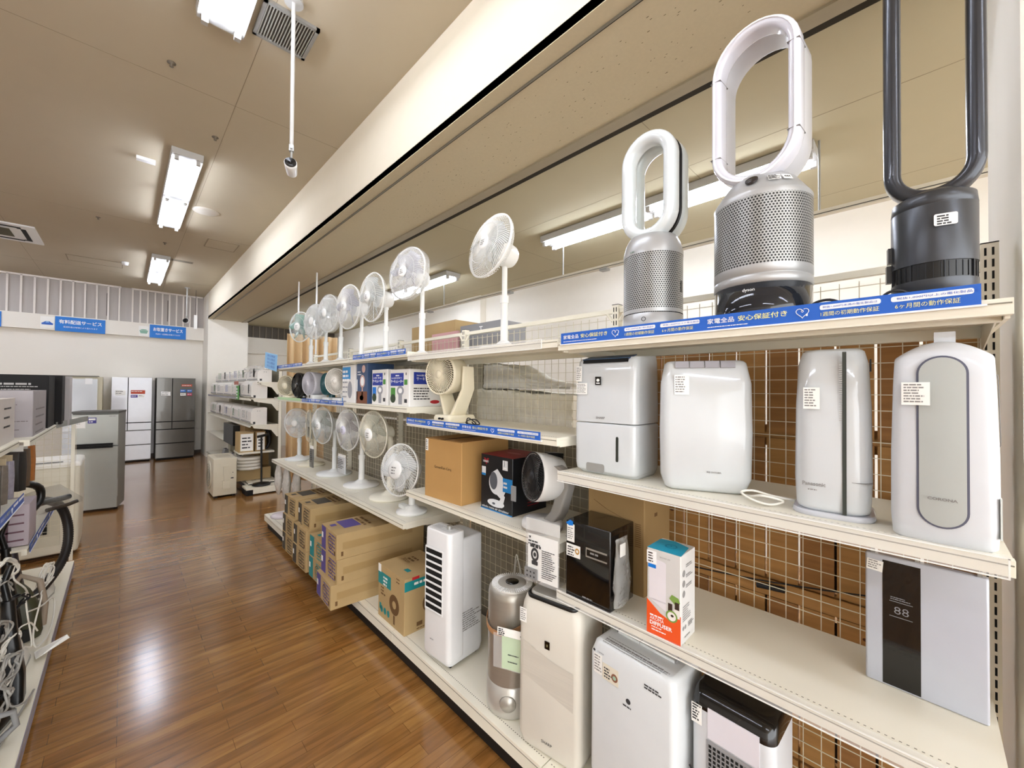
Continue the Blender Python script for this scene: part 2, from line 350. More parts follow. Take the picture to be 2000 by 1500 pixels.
# ------------------------------------------------------------------ things on the ceiling
t = thing('ceiling_vent', 'square grey slatted air grille beside the camera pole', 'vent', (.69, 2.76, ZC-.02))
c = MB(); 
for a in ((-.15, -.13, -.155, .155), (.13, .15, -.155, .155), (-.15, .15, -.155, -.135), (-.15, .15, .135, .155)): c.box(*a, 0, .022)
c.build('vent_frame', steel, t); c = MB(); c.box(-.13, .13, -.135, .135, .012, .016); c.build('vent_backing', mat('vent_grey', '4e4a42', .7), t)
c = MB()
for k in range(17): c.box(-.128+k*.0155, -.1225+k*.0155, -.135, .135, .002, .012)
c.build('vent_slats', mat('vent_slat_metal', 'b5b3a8', .35, .5), t)
def cctv(name, x, y, zc, z, yaw, label, r=.011, k=1.0):
    t = thing(name, label, 'security camera', (x, y, z), yaw)
    MB().cyl((0, 0, .12), (0, 0, zc-z), r, 12).build('mount_pole', fix_m, t)
    if zc-z > 1: MB().cyl((0, 0, .62), (0, 0, zc-z), r*1.35, 12).build('pole_sleeve', fix_m, t)
    MB().cyl((0, 0, zc-z-.02), (0, 0, zc-z), .05, 16).build('ceiling_plate', fix_m, t)
    c = MB(); c.cyl((0, 0, .045), (0, 0, .13), .006, 8); c.box(-.012, .012, -.012, .012, .095, .13); c.cyl((-.02, 0, .11), (.02, 0, .11), .006, 8); c.build('bracket', steel, t)
    c = MB(); c.M = Matrix.Rotation(math.radians(-78), 4, 'Y') @ Matrix.Identity(4)
    c.lathe([(.0, -.055), (.02*k, -.055), (.03*k, -.045), (.036*k, .03), (.036*k, .045), (.0, .045)], 20); c.build('camera_body', white, t)
    c = MB(); c.M = Matrix.Rotation(math.radians(-78), 4, 'Y'); c.lathe([(0, .0455), (.033*k, .0455), (.033*k, .049), (0, .049)], 20); c.i = 1; c.lathe([(0, .05), (.012*k, .05), (0, .052)], 16); c.build('lens', [black, gblack], t)
cctv('security_camera', .667, 2.516, ZC, 2.905, 70, 'white bullet security camera on the long pole by the slatted grille', .0105, .9)
cctv('security_camera', .987, 11.55, ZC, 3.12, 60, 'small white security camera on a short pole near the far pillar', .014, 1.6)
t = thing('hanging_tag', 'narrow white tag hanging on a thin wire by the far pillar', 'tag', (1.16, 11.7, 2.98)); MB().cyl((0, 0, .32), (0, 0, .9), .004, 6).build('wire', ink, t); MB().box(-.03, .03, -.01, .01, 0, .32).build('tag_card', paper, t)
c = MB(); c.lathe([(0, -.012), (.11, -.012), (.14, -.004), (.14, 0), (0, 0)], 32); c.i = 1
o = c.build('ceiling_speaker', [mat('speaker_white', 'd5cdbf', .6), steel]); o.location = (.712, 6.35, ZC); tag(o, 'flat round white speaker set in the ceiling right of the lights', 'speaker')
def hatch(x0, x1, y0, y1, name, label, cat, lid=None):
    c = MB(); c.box(x0, x1, y0, y1, ZC-.003, ZC-.0005); c.i = 1
    for a in ((x0, x0+.012, y0, y1), (x1-.012, x1, y0, y1), (x0, x1, y0, y0+.012), (x0, x1, y1-.012, y1)): c.box(*a, ZC-.005, ZC-.002)
    tag(c.build(name, [lid or ceil_m, seam]), label, cat)
hatch(.87, 1.27, 7.48, 7.94, 'access_hatch', 'square ceiling access hatch nearest the beam', 'hatch')
hatch(-.75, -.05, 10.1, 10.55, 'access_hatch', 'long ceiling access hatch above the louvres', 'hatch')
hatch(.56, .86, 9.13, 9.25, 'ceiling_vent', 'small dark rectangular vent right of the far tube light', 'vent', mat('vent_olive', '7d7563', .7))
c = MB()
t = thing('air_conditioner_cassette', 'square ceiling air conditioner cut by the left edge of the photo', 'air conditioner', (-1.42, 9.2, ZC-.02))
MB().box(-.48, .48, -.48, .48, 0, .02).build('cassette_panel', white, t); c = MB()
for k in range(14): c.box(-.22, .22, -.21+k*.031, -.195+k*.031, -.006, 0)
c.build('intake_grille', mat('grille_olive', '5c5846', .7), t)
for M in (0, 1, 2, 3):
    c = MB(); c.M = Matrix.Rotation(M*PI/2, 4, 'Z'); c.box(-.3, .3, -.38, -.33, -.004, 0); c.box(.3, .34, -.38, -.3, -.004, 0); c.build('air_outlet', dark, t)
hd = mat('sprinkler_metal', '6e6557', .5, .4)
for x, y in ((.55, 4.4), (.42, 8.2), (.2, 3.6), (.18, 2.9), (-.28, 7.6)):
    c = MB().lathe([(0, -.03), (.012, -.028), (.006, -.01), (.025, -.004), (.025, 0), (0, 0)], 14); o = c.build('sprinkler', hd); o.location = (x, y, ZC)
    tag(o, {4.4: 'small metal sprinkler head right beside the near end of the middle ceiling light', 8.2: 'small metal sprinkler head between the middle and far ceiling lights', 3.6: 'small metal sprinkler head in front of the middle ceiling light', 2.9: 'small metal sprinkler head left of the top ceiling light', 7.6: 'small metal sprinkler head left of the far lights, nearest the ceiling cassette'}[y], 'sprinkler', 'ceiling sprinkler heads')
o = MB().box(-.07, .07, -.03, .03, -.03, 0).build('smoke_sensor', white); o.location = (.12, 5.3, ZC); tag(o, 'small white box sensor on the ceiling left of the middle light', 'sensor')
o = MB().lathe([(0, -.06), (.04, -.05), (.05, 0), (0, 0)], 16).build('smoke_sensor', white); o.location = (-.02, 10.0, ZC); tag(o, 'round white sensor on the ceiling by the far light', 'sensor')

# ------------------------------------------------------------------ the service signs on the band
def bsign(x0, x1, t1, t2, label, w1):
    t = thing('service_sign', label, 'sign', (x0, YW-.135, 2.8)); W_ = x1-x0
    MB().box(0, W_, -.012, 0, -.02, .28).build('sign_board', bblue, t)
    c = MB(); M = SD(-.012); c.text(M, t1, W_*.5, .135, .085, w1, 'c', bold=.02)
    if t2: c.text(M, t2, W_*.5, .055, .034, W_*.68, 'c')
    c.build('sign_lettering', wht, t)
bsign(-1.04, -.315, '有料配送サービス', '配送料金は地域により変わります', 'blue board with white lettering to the right of the little car picture', .62)
bsign(.405, 1.055, 'お取置きサービス', '商品を一定期間お取置きできます', 'blue board with white lettering nearest the far pillar', .53)
t = thing('service_sign', 'blue board cut by the left edge of the photo', 'sign', (-2.6, YW-.135, 2.8)); MB().box(0, .87, -.012, 0, -.02, .28).build('sign_board', bblue, t)
c = MB(); c.text(SD(-.012), 'お試し', .55, .13, .09, .29); c.prints(SD(-.012), .5, .85, .08, 1, .05, .03); c.build('sign_lettering', wht, t)
t = thing('picture_card', 'small white card with a blue car beside the longer blue sign', 'card', (-1.24, YW-.134, 2.82)); MB().box(0, .19, -.006, 0, 0, .24).build('card', paper, t)
c = MB(); M = SD(-.006); c.poly(M, [(.02, .07), (.17, .07), (.175, .1), (.15, .115), (.125, .14), (.07, .14), (.04, .115), (.015, .1)]); c.i = 1; c.poly(M, [(.07, .115), (.12, .115), (.115, .133), (.078, .133)], .001); c.build('car_picture', [blue, bluep], t)
t = thing('picture_card', 'small white card with a green basket beside the far blue sign', 'card', (.22, YW-.134, 2.80)); MB().box(0, .17, -.006, 0, 0, .23).build('card', paper, t)
c = MB(); c.poly(M, [(.03, .06), (.14, .06), (.15, .1), (.16, .13), (.01, .13), (.02, .1)]); c.ell(M, .085, .145, .055, .012); c.build('basket_picture', mat('sage_print', '8cb7a4', .6), t)
# ------------------------------------------------------------------ wall of shelving on the right
XB = 1.74
def upright(t, y, z1=2.07, h=None):
    c = MB(); c.box(-.02, .02, y-.017, y+.017, 0, z1); c.i = 1
    z = .12
    while z < z1-.03:
        for d in (-.0085, .0055): c.box(-.0206, -.0195, y+d, y+d+.0045, z, z+.022)
        z += .033
    c.box(-.0206, .0206, y-.0172, y+.0172, z1-.002, z1+.001)
    c.build('upright', [shelfm, dark], t)
def wire_grid(t, y0, y1, z0, z1, name='back_grid', xo=0.012, p=.0515, m=None):
    c = MB(); y = y0+.02
    while y < y1-.01: c.box(xo, xo+.0026, y-.0012, y+.0012, z0, z1); y += p
    z = z0
    while z <= z1: c.box(xo-.0026, xo, y0+.015, y1-.015, z-.0012, z+.0012); z += p
    return c.build(name, m or wire_w, t)
def bay(y0, y1, tops, label, own=(1, 1), grid=(.2, 2.02)):
    t = thing('shelving_bay', label, 'shelving', (XB, y0, 0)); Wd = y1-y0
    if own[0]: upright(t, .0)
    if own[1]: upright(t, Wd)
    wire_grid(t, 0, Wd, *grid)
    c = MB(); c.box(-.012, .012, .02, Wd-.02, 2.03, 2.052); c.cyl((-.01, .02, 1.99), (-.01, .05, 2.03), .008, 6); c.cyl((-.01, Wd-.02, 1.99), (-.01, Wd-.05, 2.03), .008, 6); c.build('top_rail', shelfm, t)
    for z, xf in tops:
        a = xf-XB; c = MB(); c.box(a, -.022, .004, Wd-.004, z-.012, z); c.box(a-.003, a+.02, .002, Wd-.002, z-.034, z-.0008)
        c.box(a+.05, a+.07, .013, Wd-.013, z-.042, z-.0122); c.box(-.06, -.031, .013, Wd-.013, z-.042, z-.0122)
        c.box(a+.021, -.03, .0045, .012, z-.04, z-.0125); c.box(a+.021, -.03, Wd-.012, Wd-.0045, z-.04, z-.0125)
        c.i = 1; c.box(a-.0045, a-.0028, .004, Wd-.004, z-.012, z-.0095)
        k = 0
        while .03+k*.0125 < Wd-.03: c.box(a+.026, a+.029, .03+k*.0125, .035+k*.0125, z, z+.0003); k += 1
        sh = c.build('shelf', [shelfm, mat('shelf_groove', '857f70', .8)], t)
        for yy in (.016, Wd-.019):
            c = MB(); c.loft([[(a+.05, yy, z-.014), (a+.05, yy, z-.03), (-.05, yy, z-.085), (-.02, yy, z-.085), (-.02, yy, z-.014)], [(a+.05, yy+.003, z-.014), (a+.05, yy+.003, z-.03), (-.05, yy+.003, z-.085), (-.02, yy+.003, z-.085), (-.02, yy+.003, z-.014)]], smooth=False)
            c.build('bracket', shelfm, sh)
    a = 1.2-XB; c = MB(); c.box(a+.001, -.022, .002, Wd-.002, .15, .165); c.box(a, a+.03, .003, Wd-.003, .095, .1642); c.i = 1
    c.box(a-.0012, a, .002, Wd-.002, .148, .1505); k = 0
    while .02+k*.0125 < Wd-.02: c.box(a+.036, a+.04, .02+k*.0125, .0255+k*.0125, .165, .1653); k += 1
    c.build('base_shelf', [shelfm, mat('shelf_groove', '857f70', .8)], t)
    MB().box(a+.035, a+.05, .0, Wd, 0, .15).build('kick_plate', mat('kick_black', '15120f', .6), t)
    return t
bay(-.13, 1.05, [(1.845, 1.285), (1.315, 1.285), (.835, 1.285)], 'nearest shelving bay, carrying the tall bladeless fans and white dehumidifiers')
bay(1.05, 2.27, [(1.86, 1.285), (1.45, 1.285), (1.01, 1.285)], 'second shelving bay, with the plain brown carton on its middle shelf', (0, 1))
bay(2.27, 3.2, [(1.885, 1.285), (1.53, 1.285), (.80, 1.27)], 'third shelving bay, with the boxed circulators on its middle shelf', (0, 1))
bay(3.2, 4.28, [(1.885, 1.285), (1.53, 1.285), (.80, 1.27)], 'fourth shelving bay, between the boxed circulators and the black round fan', (0, 1))
bay(4.28, 5.38, [(1.885, 1.285), (1.53, 1.285), (.80, 1.27)], 'furthest shelving bay of the long run, beside the beige curtain', (0, 1))

# clear price rails and blue notices
def heart(c, M, cx, cy, s):
    pts = []
    for k in range(30):
        a = 2*PI*k/30; pts.append(M @ Vector((cx+s*.058*16*math.sin(a)**3*.55, cy+s*.058*(13*math.cos(a)-5*math.cos(2*a)-2*math.cos(3*a)-math.cos(4*a))*.55, .0012)))
    n = len(pts)
    c.tube(pts[3:], s*.035, 4)
    c.tube([M @ Vector((cx+s*x, cy+s*y, .0012)) for x, y in ((0, .27), (-.1, .12), (0, .02), (.09, .12), (0, .27))], s*.03, 4)
    c.box(cx+s*.28, cx+s*.42, cy-s*.35, cy-s*.15, .0004, .0014, M)
def notice(x, y_hi, y_lo, z, h, units, label, col=None, skew=0):
    t = thing('shelf_notice', label, 'sign', (x, y_hi, z), 0, None); L = y_hi-y_lo
    c = MB(); c.box(-.002, 0, -L, 0, 0, h); c.build('notice_strip', col or blue, t)
    c = MB(); c.box(-.004, .002, -L-.008, .004, -.004, 0); c.build('rail_edge', wht, t)
    U = L/units; c = MB()
    for u in range(units):
        M = FR(-.002, -u*U); s = U/.58; b = .0
        c.i = 0; c.text(M, '家電全品', .014*s, h*.42, h*.36, .125*s*.62, bold=.01)
        c.prints(M, .014*s, .19*s, h*.22, 1, .01, h*.05, u)
        for q in (0, 1): c.rrect(M, (.30+.138*q)*s, (.42+.15*q)*s, h*.56, h*.84, h*.1)
        heart(c, M, .262*s, h*.52, h*.62)
        c.i = 1; c.text(M, '安心保証付き', .102*s, h*.42, h*.36, .125*s, bold=.01)
        c.text(M, '1週間の初期動作保証', .302*s, h*.18, h*.26, .115*s, off=.0012); c.text(M, '6ヶ月間の動作保証', .445*s, h*.18, h*.26, .105*s, off=.0012)
        c.i = 2; c.text(M, '税抜1,000円未満の電化製品は', .306*s, h*.64, h*.13, .108*s, off=.0014); c.text(M, '税抜1,000円以上の電化製品は', .448*s, h*.64, h*.13, .13*s, off=.0014)
    c.build('notice_lettering', [wht, yel, blue], t)
notice(1.279, 1.03, -.085, 1.835, .044, 2, 'long blue warranty strip under the three bladeless fans')
notice(1.279, 2.262, 1.14, 1.432, .036, 2, 'blue warranty strip under the cream circulator on the second shelf')
notice(1.279, 3.10, 2.29, 1.868, .036, 2, 'blue warranty strip on the top shelf below the fifth round fan')
notice(1.279, 4.33, 3.28, 1.508, .034, 2, 'blue warranty strip under the small boxed and unboxed circulators')
notice(1.279, 5.30, 4.35, 1.868, .034, 2, 'blue warranty strip at the far end of the top shelf')
o = MB().box(0, .002, -.82, 0, 0, .03).build('shelf_notice', mat('pale_green_strip', 'bfe0b0', .6)); o.location = (1.276, 5.2, 1.511); tag(o, 'pale green strip on the shelf edge below the black round fan', 'sign')
t = thing('promotion_card', 'pale blue promotion card hanging at the far end of the top shelf', 'card', (1.262, 5.2, 1.86)); c = MB(); c.M = Matrix.Rotation(.12, 4, 'X'); c.box(-.002, 0, 0, .55, -.03, .165)
c.i = 1; M = FR(-.0022, .5); 
for k in range(4): c.text(M, '安心保証', .06, .12-k*.042, .028, .36)
c.build('card', [bluep, blue], t)
def cleanrail(y0, y1, z, label, x=1.277):
    t = thing('price_rail', label, 'price rail', (x, y0, z)); c = MB()
    c.box(-.006, -.0045, 0, y1-y0, -.035, .004); c.box(-.006, .02, 0, y1-y0, .003, .0045); c.build('clear_cover', clear, t)
    c = MB(); c.box(-.007, -.0035, 0, y1-y0, .0035, .006); c.box(-.007, -.0035, 0, y1-y0, -.037, -.0345); c.box(-.007, -.0035, 0, .003, -.035, .005); c.build('rail_rim', mat('clear_rim', 'f4f3ee', .2), t)
cleanrail(-.12, 1.04, 1.315, 'clear price rail along the shelf of white dehumidifiers'); cleanrail(-.12, 1.04, .835, 'clear price rail along the shelf with the diffuser box')
cleanrail(1.13, 2.25, 1.86, 'clear price rail below the fan nearest the bladeless fans')

# wooden slat boards behind the nearest bay
wood_m = mat('pale_pine', 'a87b45', .7, var=.3, scale=5, stretch=(1, .6, 9)); wood_m2 = mat('red_pine', '96693a', .75, var=.35, scale=6, stretch=(1, .6, 8)); knot = mat('pine_knot', '5a3317', .8); slit_d = mat('slit_shade', '2e2013', .9)
t = thing('slatted_board', 'brown slatted pine screen standing behind the wire grid of the nearest bay', 'wooden screen', (1.80, .0, 0))
r = random.Random(5); edges = [-.102+k*.1062 for k in range(12)]
rows = [(.02, .29), (.30, .585), (.60, .86), (.93, 1.19), (1.21, 1.47), (1.49, 1.845)]
for j, (z0, z1) in enumerate(rows):
    for k in range(11):
        c = MB(); a = edges[k]+.004; b = edges[k+1]-.004
        if k == 0: a = -.14
        c.box(0, .016, a, b, z0, z1); c.i = 1
        if r.random() < .35:
            ky, kz = r.uniform(a+.02, b-.02), r.uniform(z0+.04, z1-.04); c.add([(-.0006, ky+.009*math.cos(q*.785), kz+.006*math.sin(q*.785)) for q in range(8)], [tuple(reversed(range(8)))])
        c.build('slat', [wood_m if (j+k) % 3 else wood_m2, knot], t)
        if r.random() < .62 and j < 5: q = r.uniform(0, .5)*(z1-z0); MB().box(.017, .019, b-.004, b+.012, z0+q*(r.random() < .5), z1-q*.5).build('slit_shade', slit_d, t)  # dark strips added behind random slits, standing in for shade
for z in (.295, .592, .895, 1.20, 1.48):
    c = MB(); c.box(.016, .034, -.14, 1.07, z-.04, z+.04); c.build('batten', wood_m, t)
c = MB(); c.box(-.006, -.0005, -.14, 1.07, .865, .925); c.build('batten', wood_m, t)
c = MB(); pts = [(1.765, .83-k*.085, .885+.012*k-.015*math.sin(k*PI/9)) for k in range(11)]; c.tube(pts, .003, 6); c.cyl((1.765, .86, .89), (1.765, .78, .885), .011, 10); c.cyl((1.765, .45, .905), (1.765, .36, .915), .011, 10)
tag(c.build('power_cord', cordb), 'black cord with thick plugs strung behind the grid right of the diffuser box', 'cord')

# wrapped stock on the far side of the grid
lumpy = mat('wrapped_plastic', 'f2eee0', .35, var=.12, scale=7, bump=.8, stretch=(1, 3, 1)); wrapdk = mat('wrapped_grey', 'd8d5cb', .3, var=.18, scale=14, bump=.6)
def lump(name, x0, x1, y0, y1, z0, prof, m, label, cat, seed, amp=.02):
    r = random.Random(seed); N = 22; K = 10; rings = []
    for i in range(N+1):
        f = i/N; y = y0+(y1-y0)*f; q = f*(len(prof)-1); a = min(int(q), len(prof)-2); h = prof[a]*(1-q+a)+prof[a+1]*(q-a)
        ring = []
        for j in range(K): u = j/(K-1); ring.append((x0+r.uniform(0, amp), y, z0+(h-z0)*u+(r.uniform(-amp, amp)*.4 if j else 0)))
        for j in range(K): u = j/(K-1); ring.append((x0+(x1-x0)*(u*.9+.1), y, h+r.uniform(-amp, amp)*.4))
        ring.append((x1, y, z0)); rings.append(ring)
    c = MB().loft(rings); o = c.build(name, m); tag(o, label, cat); return o
lump('wrapped_bundle', 1.86, 2.25, 1.42, 2.30, 1.40, [1.62, 1.62, 1.64, 1.65], lumpy, 'pale plastic-wrapped stock behind the grid right of the cream circulator', 'wrapped stock', 2)
lump('wrapped_bundle', 1.88, 2.2, 1.45, 2.24, 1.655, [1.665, 1.69, 1.70, 1.73, 1.80, 1.835, 1.83], wrapdk, 'grey translucent bundle sloping down on top of the wrapped stock', 'wrapped stock', 4, .012)
dim = mat('back_board_grey', '9d9583', .8, var=.08, scale=3)
for (a, b, l) in ((1.08, 2.25, 'dull grey board behind the grid below the cream circulator'), (2.29, 3.18, 'dull grey board behind the grid beside the clip-on desk fan'), (3.22, 4.26, 'dull grey board behind the pedestal fans in the middle'), (4.3, 5.2, 'dull grey board behind the pedestal fans nearest the curtain')):
    tag(MB().box(1.79, 1.81, a, b, .02, 1.36).build('back_board', dim), l, 'board')
for (a, b, l) in ((2.29, 3.18, 'pale carton behind the grid above the boxed circulators'), (3.22, 4.26, 'pale carton behind the grid above the small circulators')):
    tag(MB().box(1.80, 2.1, a, b, 1.38, 1.84).build('stock_carton', mat('pale_board', 'b9b19c', .8)), l, 'carton')
# goods glimpsed over the top shelf
for (y0, y1, z0, z1, m, l) in ((2.30, 3.25, 1.9, 2.235, kraft, 'long brown carton behind the top wire fence, left of the nearest round fan'), (1.98, 2.28, 1.9, 2.10, mat('pink_board', 'd9a0a4', .6), 'pink box behind the top wire fence'), (1.86, 2.55, 1.9, 2.04, mat('pink_board', 'd9a0a4', .6), 'pink package lying behind the top wire fence'), ):
    pass
tag(MB().box(1.86, 2.2, 2.56, 3.22, 1.885, 2.195).build('stock_carton', kraft), 'brown carton behind the top fence just right of the second nearest round fan', 'carton')
tag(MB().box(1.84, 1.858, 2.5, 2.86, 1.885, 2.10).build('folded_cloth', pink), 'pink package behind the top wire fence below the brown carton', 'package')
c = MB(); c.box(1.85, 2.1, 2.02, 2.48, 1.885, 2.13); c.i = 1; c.text(FR(1.849, 2.3), 'T', .05, 2.06, .045)
tag(c.build('stock_carton', [mat('grey_board', '8f8f92', .7), wht]), 'grey box behind the top fence left of the nearest round fan pole', 'carton')

t = thing('rear_shelf', 'cream shelf board behind the top fence carrying the brown, pink and grey packages', 'shelf', (1.78, 1.1, 1.87)); MB().box(0, .45, 0, 4.2, 0, .0145).build('board', shelfm, t)
for y in (.02, 2.1, 4.15): MB().box(.40, .44, y, y+.04, -1.87, 0).build('shelf_post', shelfm, t)
# curtain and the two thin poles
def curtain(y, x0, x1, z0, z1, label, folds=7):
    N = folds*10; rings = []
    for zz, q in ((z0, 1.15), (z0+.4*(z1-z0), 1.05), (z1-.15, .95), (z1, .7)):
        rings.append([(x0+(x1-x0)*i/N, y+.04*q*math.sin(i/10*2*PI+.7*math.sin(i*.11+zz*.15))+.012*math.sin(i*.9), zz) for i in range(N+1)])
    vs = [p for q in rings for p in q]; n = N+1
    c = MB(); c.add(vs, [(k*n+j, k*n+j+1, (k+1)*n+j+1, (k+1)*n+j) for k in range(3) for j in range(N)], True); o = c.build('curtain', mat('beige_cloth', 'd9bb8f', .85, var=.05)); s = o.modifiers.new('thickness', 'SOLIDIFY'); s.thickness = .004
    tag(o, label, 'curtain')
curtain(6.3, 1.66, 2.36, .3, 2.42, 'beige pleated curtain hanging behind the far end of the long shelving run')
for x, y in ((1.88, 6.6), (1.91, 5.9)): tag(MB().cyl((x, y, 1.9), (x, y, ZB-.004), .011, 8).build('ceiling_pole', white), 'thin white pole hanging from the beam, '+('above the teal-bladed fan' if y > 6.2 else 'right of the one over the teal-bladed fan'), 'pole', 'thin ceiling poles')
c = MB(); c.cyl((1.45, 6.05, 1.86), (1.45, 6.05, 1.9), .02, 8)
# plastic bags hanging under the fan shelf at the far end
for k, (y, zb, d) in enumerate(((5.25, .40, .5), (5.0, .33, .5), (4.72, .42, .4))):
    r = random.Random(k); rings = []
    for i in range(9):
        f = i/8; z = .76-(.76-zb)*f; hw = .035+.045*math.sin(PI*min(1, f*.9+.08)); rings.append([(1.31+k*.02+(.025*math.sin(PI*f)+.004)*math.cos(a)*1.4+r.uniform(-.006, .006), y+hw*math.sin(a)+r.uniform(-.008, .008), z) for a in [2*PI*j/12 for j in range(12)]])
    o = MB().loft(rings).build('hanging_bag', mat('bag_film', 'cbc6bd', .25, var=.25, scale=30, bump=.7)); tag(o, ['first plastic bag of parts hanging under the far fan shelf, nearest the curtain', 'largest plastic bag of parts hanging under the far fan shelf', 'last plastic bag of parts hanging under the far fan shelf, above the cartons'][k], 'plastic bag')
# ------------------------------------------------------------------ bladeless fans on the top shelf
def loop_ring(c, hw, hh, th, dp, cz, cx=0, ins=.5, n=18, M=None):
    """stadium-shaped ring: outer half width hw, outer half height hh, wall th, depth dp along x"""
    R = hw-th/2; s = hh-th/2-R; path = []
    for k in range(n+1): a = PI*k/n; path.append((R*math.cos(a), s+R*math.sin(a), math.cos(a), math.sin(a)))
    for k in range(n+1): a = PI+PI*k/n; path.append((R*math.cos(a), -s+R*math.sin(a), math.cos(a), math.sin(a)))
    sec = rr(0, 0, th/2, dp/2, th*ins, 5); rings = []
    for y, z, ny, nz in path: rings.append([(cx+q, y+ny*p, cz+z+nz*p) for p, q in sec])
    c.loft(rings, False, True, True, M)
perf = perf_mat('perforated_shroud', 'a9a9a6', '2a2a2a', .0084, .0026)
perf2 = perf_mat('perforated_shroud_wide', 'a6a6a3', '262626', .0088, .0028)
silv = mat('silver_plastic', 'b6b7b7', .35, .35); gunm = mat('gunmetal', '4a4c50', .32, .55); gund = mat('gunmetal_dark', '34363a', .4, .5)
t = thing('bladeless_fan', 'smallest of the bladeless fans, white oval loop on a silver perforated cylinder', 'fan', (1.43, .712, 1.845), 0)
MB().lathe([(0, .0), (.100, .0), (.107, .01), (.107, .082), (.104, .084)], 48).build('base_ring', silv, t)
MB().lathe([(.106, .086), (.106, .10)], 48, cap=False).build('lower_band', silv, t)
MB().lathe([(.106, .10), (.106, .30)], 48, cap=False, uvr=.106).build('perforated_shroud', perf, t)
c = MB().lathe([(.107, .30), (.107, .315), (.098, .35), (.085, .375), (.06, .385), (0, .385)], 48); c.build('collar', silv, t)
c = MB(); loop_ring(c, .107, .205, .047, .065, .565, -.03); c.build('loop_amplifier', mat('loop_white', 'dfe6e8', .12, coat=.6), t)
c = MB(); loop_ring(c, .1072, .2052, .02, .010, .565, .006, .3); c.build('loop_seam', black, t)
c = MB(); loop_ring(c, .108, .206, .043, .065, .565, .044); c.build('loop_rear_shell', mat('loop_grey', 'd6dddb', .2, coat=.4), t)
c = MB(); M = FR(-.107, 0, .055); 
c = MB(); c.M = Matrix.Rotation(math.radians(10), 4, 'Z'); c.ell(FR(-.1078, 0, .06), 0, 0, .008, .008, rin=.75); c.build('no_entry_mark', ink, t)
c = MB(); c.M = Matrix.Rotation(math.radians(92), 4, 'Z'); c.box(-.108, -.1045, -.006, .006, .16, .2); c.build('power_inlet', black, t)
c = MB(); c.M = Matrix.Rotation(math.radians(-22), 4, 'Z'); M = FR(-.1075, .012, .335); c.M = Matrix.Rotation(math.radians(-15), 4, 'Z'); c.text(FR(-.1075, .01, .306), 'PURE', 0, 0, .006); c.build('printed_mark', mat('leaf_green', '3e7a55', .6), t)

t = thing('bladeless_fan', 'largest silver bladeless fan with a perforated drum, loop on top and dark water tank', 'fan', (1.425, .352, 1.845), -4)
MB().lathe([(0, .0), (.125, .0), (.130, .006), (.130, .118), (.126, .118), (.126, .01)], 56, cap=False).build('water_tank', mat('smoked_tank', '20242c', .06, alpha=.82, coat=.6), t)
c = MB(); c.lathe([(0, .004), (.112, .004), (.112, .112), (0, .112)], 40); c.build('tank_core', mat('tank_core', '15171c', .25), t)
c = MB(); c.box(-.131, -.128, .06, .125, .01, .02); 
MB().lathe([(.126, .118), (.132, .12), (.132, .142), (.129, .144), (.129, .146), (.132, .148), (.132, .172)], 56, cap=False).build('lower_band', silv, t)
MB().lathe([(.1315, .172), (.1315, .372)], 56, cap=False, uvr=.1315).build('perforated_shroud', perf2, t)
MB().lathe([(.132, .372), (.132, .385), (.128, .392), (.095, .440), (.08, .455), (0, .455)], 56).build('collar', silv, t)
c = MB(); c.M = Matrix.Rotation(math.radians(5), 4, 'Z') @ Matrix.Translation((-.108, 0, .425)) @ Matrix.Rotation(math.radians(36), 4, 'Y'); c.lathe([(0, -.004), (.017, -.003), (.017, 0), (0, 0)], 24, ax='x'); c.build('display', mat('dark_display', '2a2422', .2), t)
for a, s, wd, tx in ((34, -.0, .032, None), (51, 0, .026, '444')):
    c = MB(); c.M = Matrix.Rotation(math.radians(a), 4, 'Z') @ Matrix.Translation((-.114, 0, .418)) @ Matrix.Rotation(math.radians(36), 4, 'Y'); M = FR(-.0015); c.rect(M, -wd/2, wd/2, -.011, .013, 0); c.i = 1
    if tx: c.text(M, tx, 0, -.003, .009, None, 'c', bold=.03)
    else: c.prints(M, -.015, .015, .011, 5, .0042, .0026, 3)
    c.build('price_sticker', [paper, ink], t)
c = MB(); loop_ring(c, .121, .246, .030, .06, .680, -.05, .45); c.build('loop_amplifier', mat('loop_lilac_white', 'dcdde6', .15, coat=.5), t)
c = MB(); loop_ring(c, .117, .242, .018, .09, .680, .022, .3); c.build('loop_rear_shell', mat('loop_pale_grey', 'cfd0d4', .22, coat=.3), t)
c = MB(); loop_ring(c, .1135, .2385, .006, .006, .680, -.0805, .4); c.build('air_slot', mat('slot_white', 'f7f8ff', .2), t)
c = MB()
for sy, z in ((1, .80), (1, .55), (-1, .80), (-1, .55)): c.box(-.0805, -.02, min(sy*.0905, sy*.1215), max(sy*.0905, sy*.1215), z-.0006, z+.0006)
c.build('loop_joint', inkl, t)
c = MB(); c.M = Matrix.Rotation(math.radians(4), 4, 'Z'); c.text(FR(-.1305, .0, .092), 'dyson', 0, 0, .012, .032, 'c'); c.build('maker_mark', wht, t)

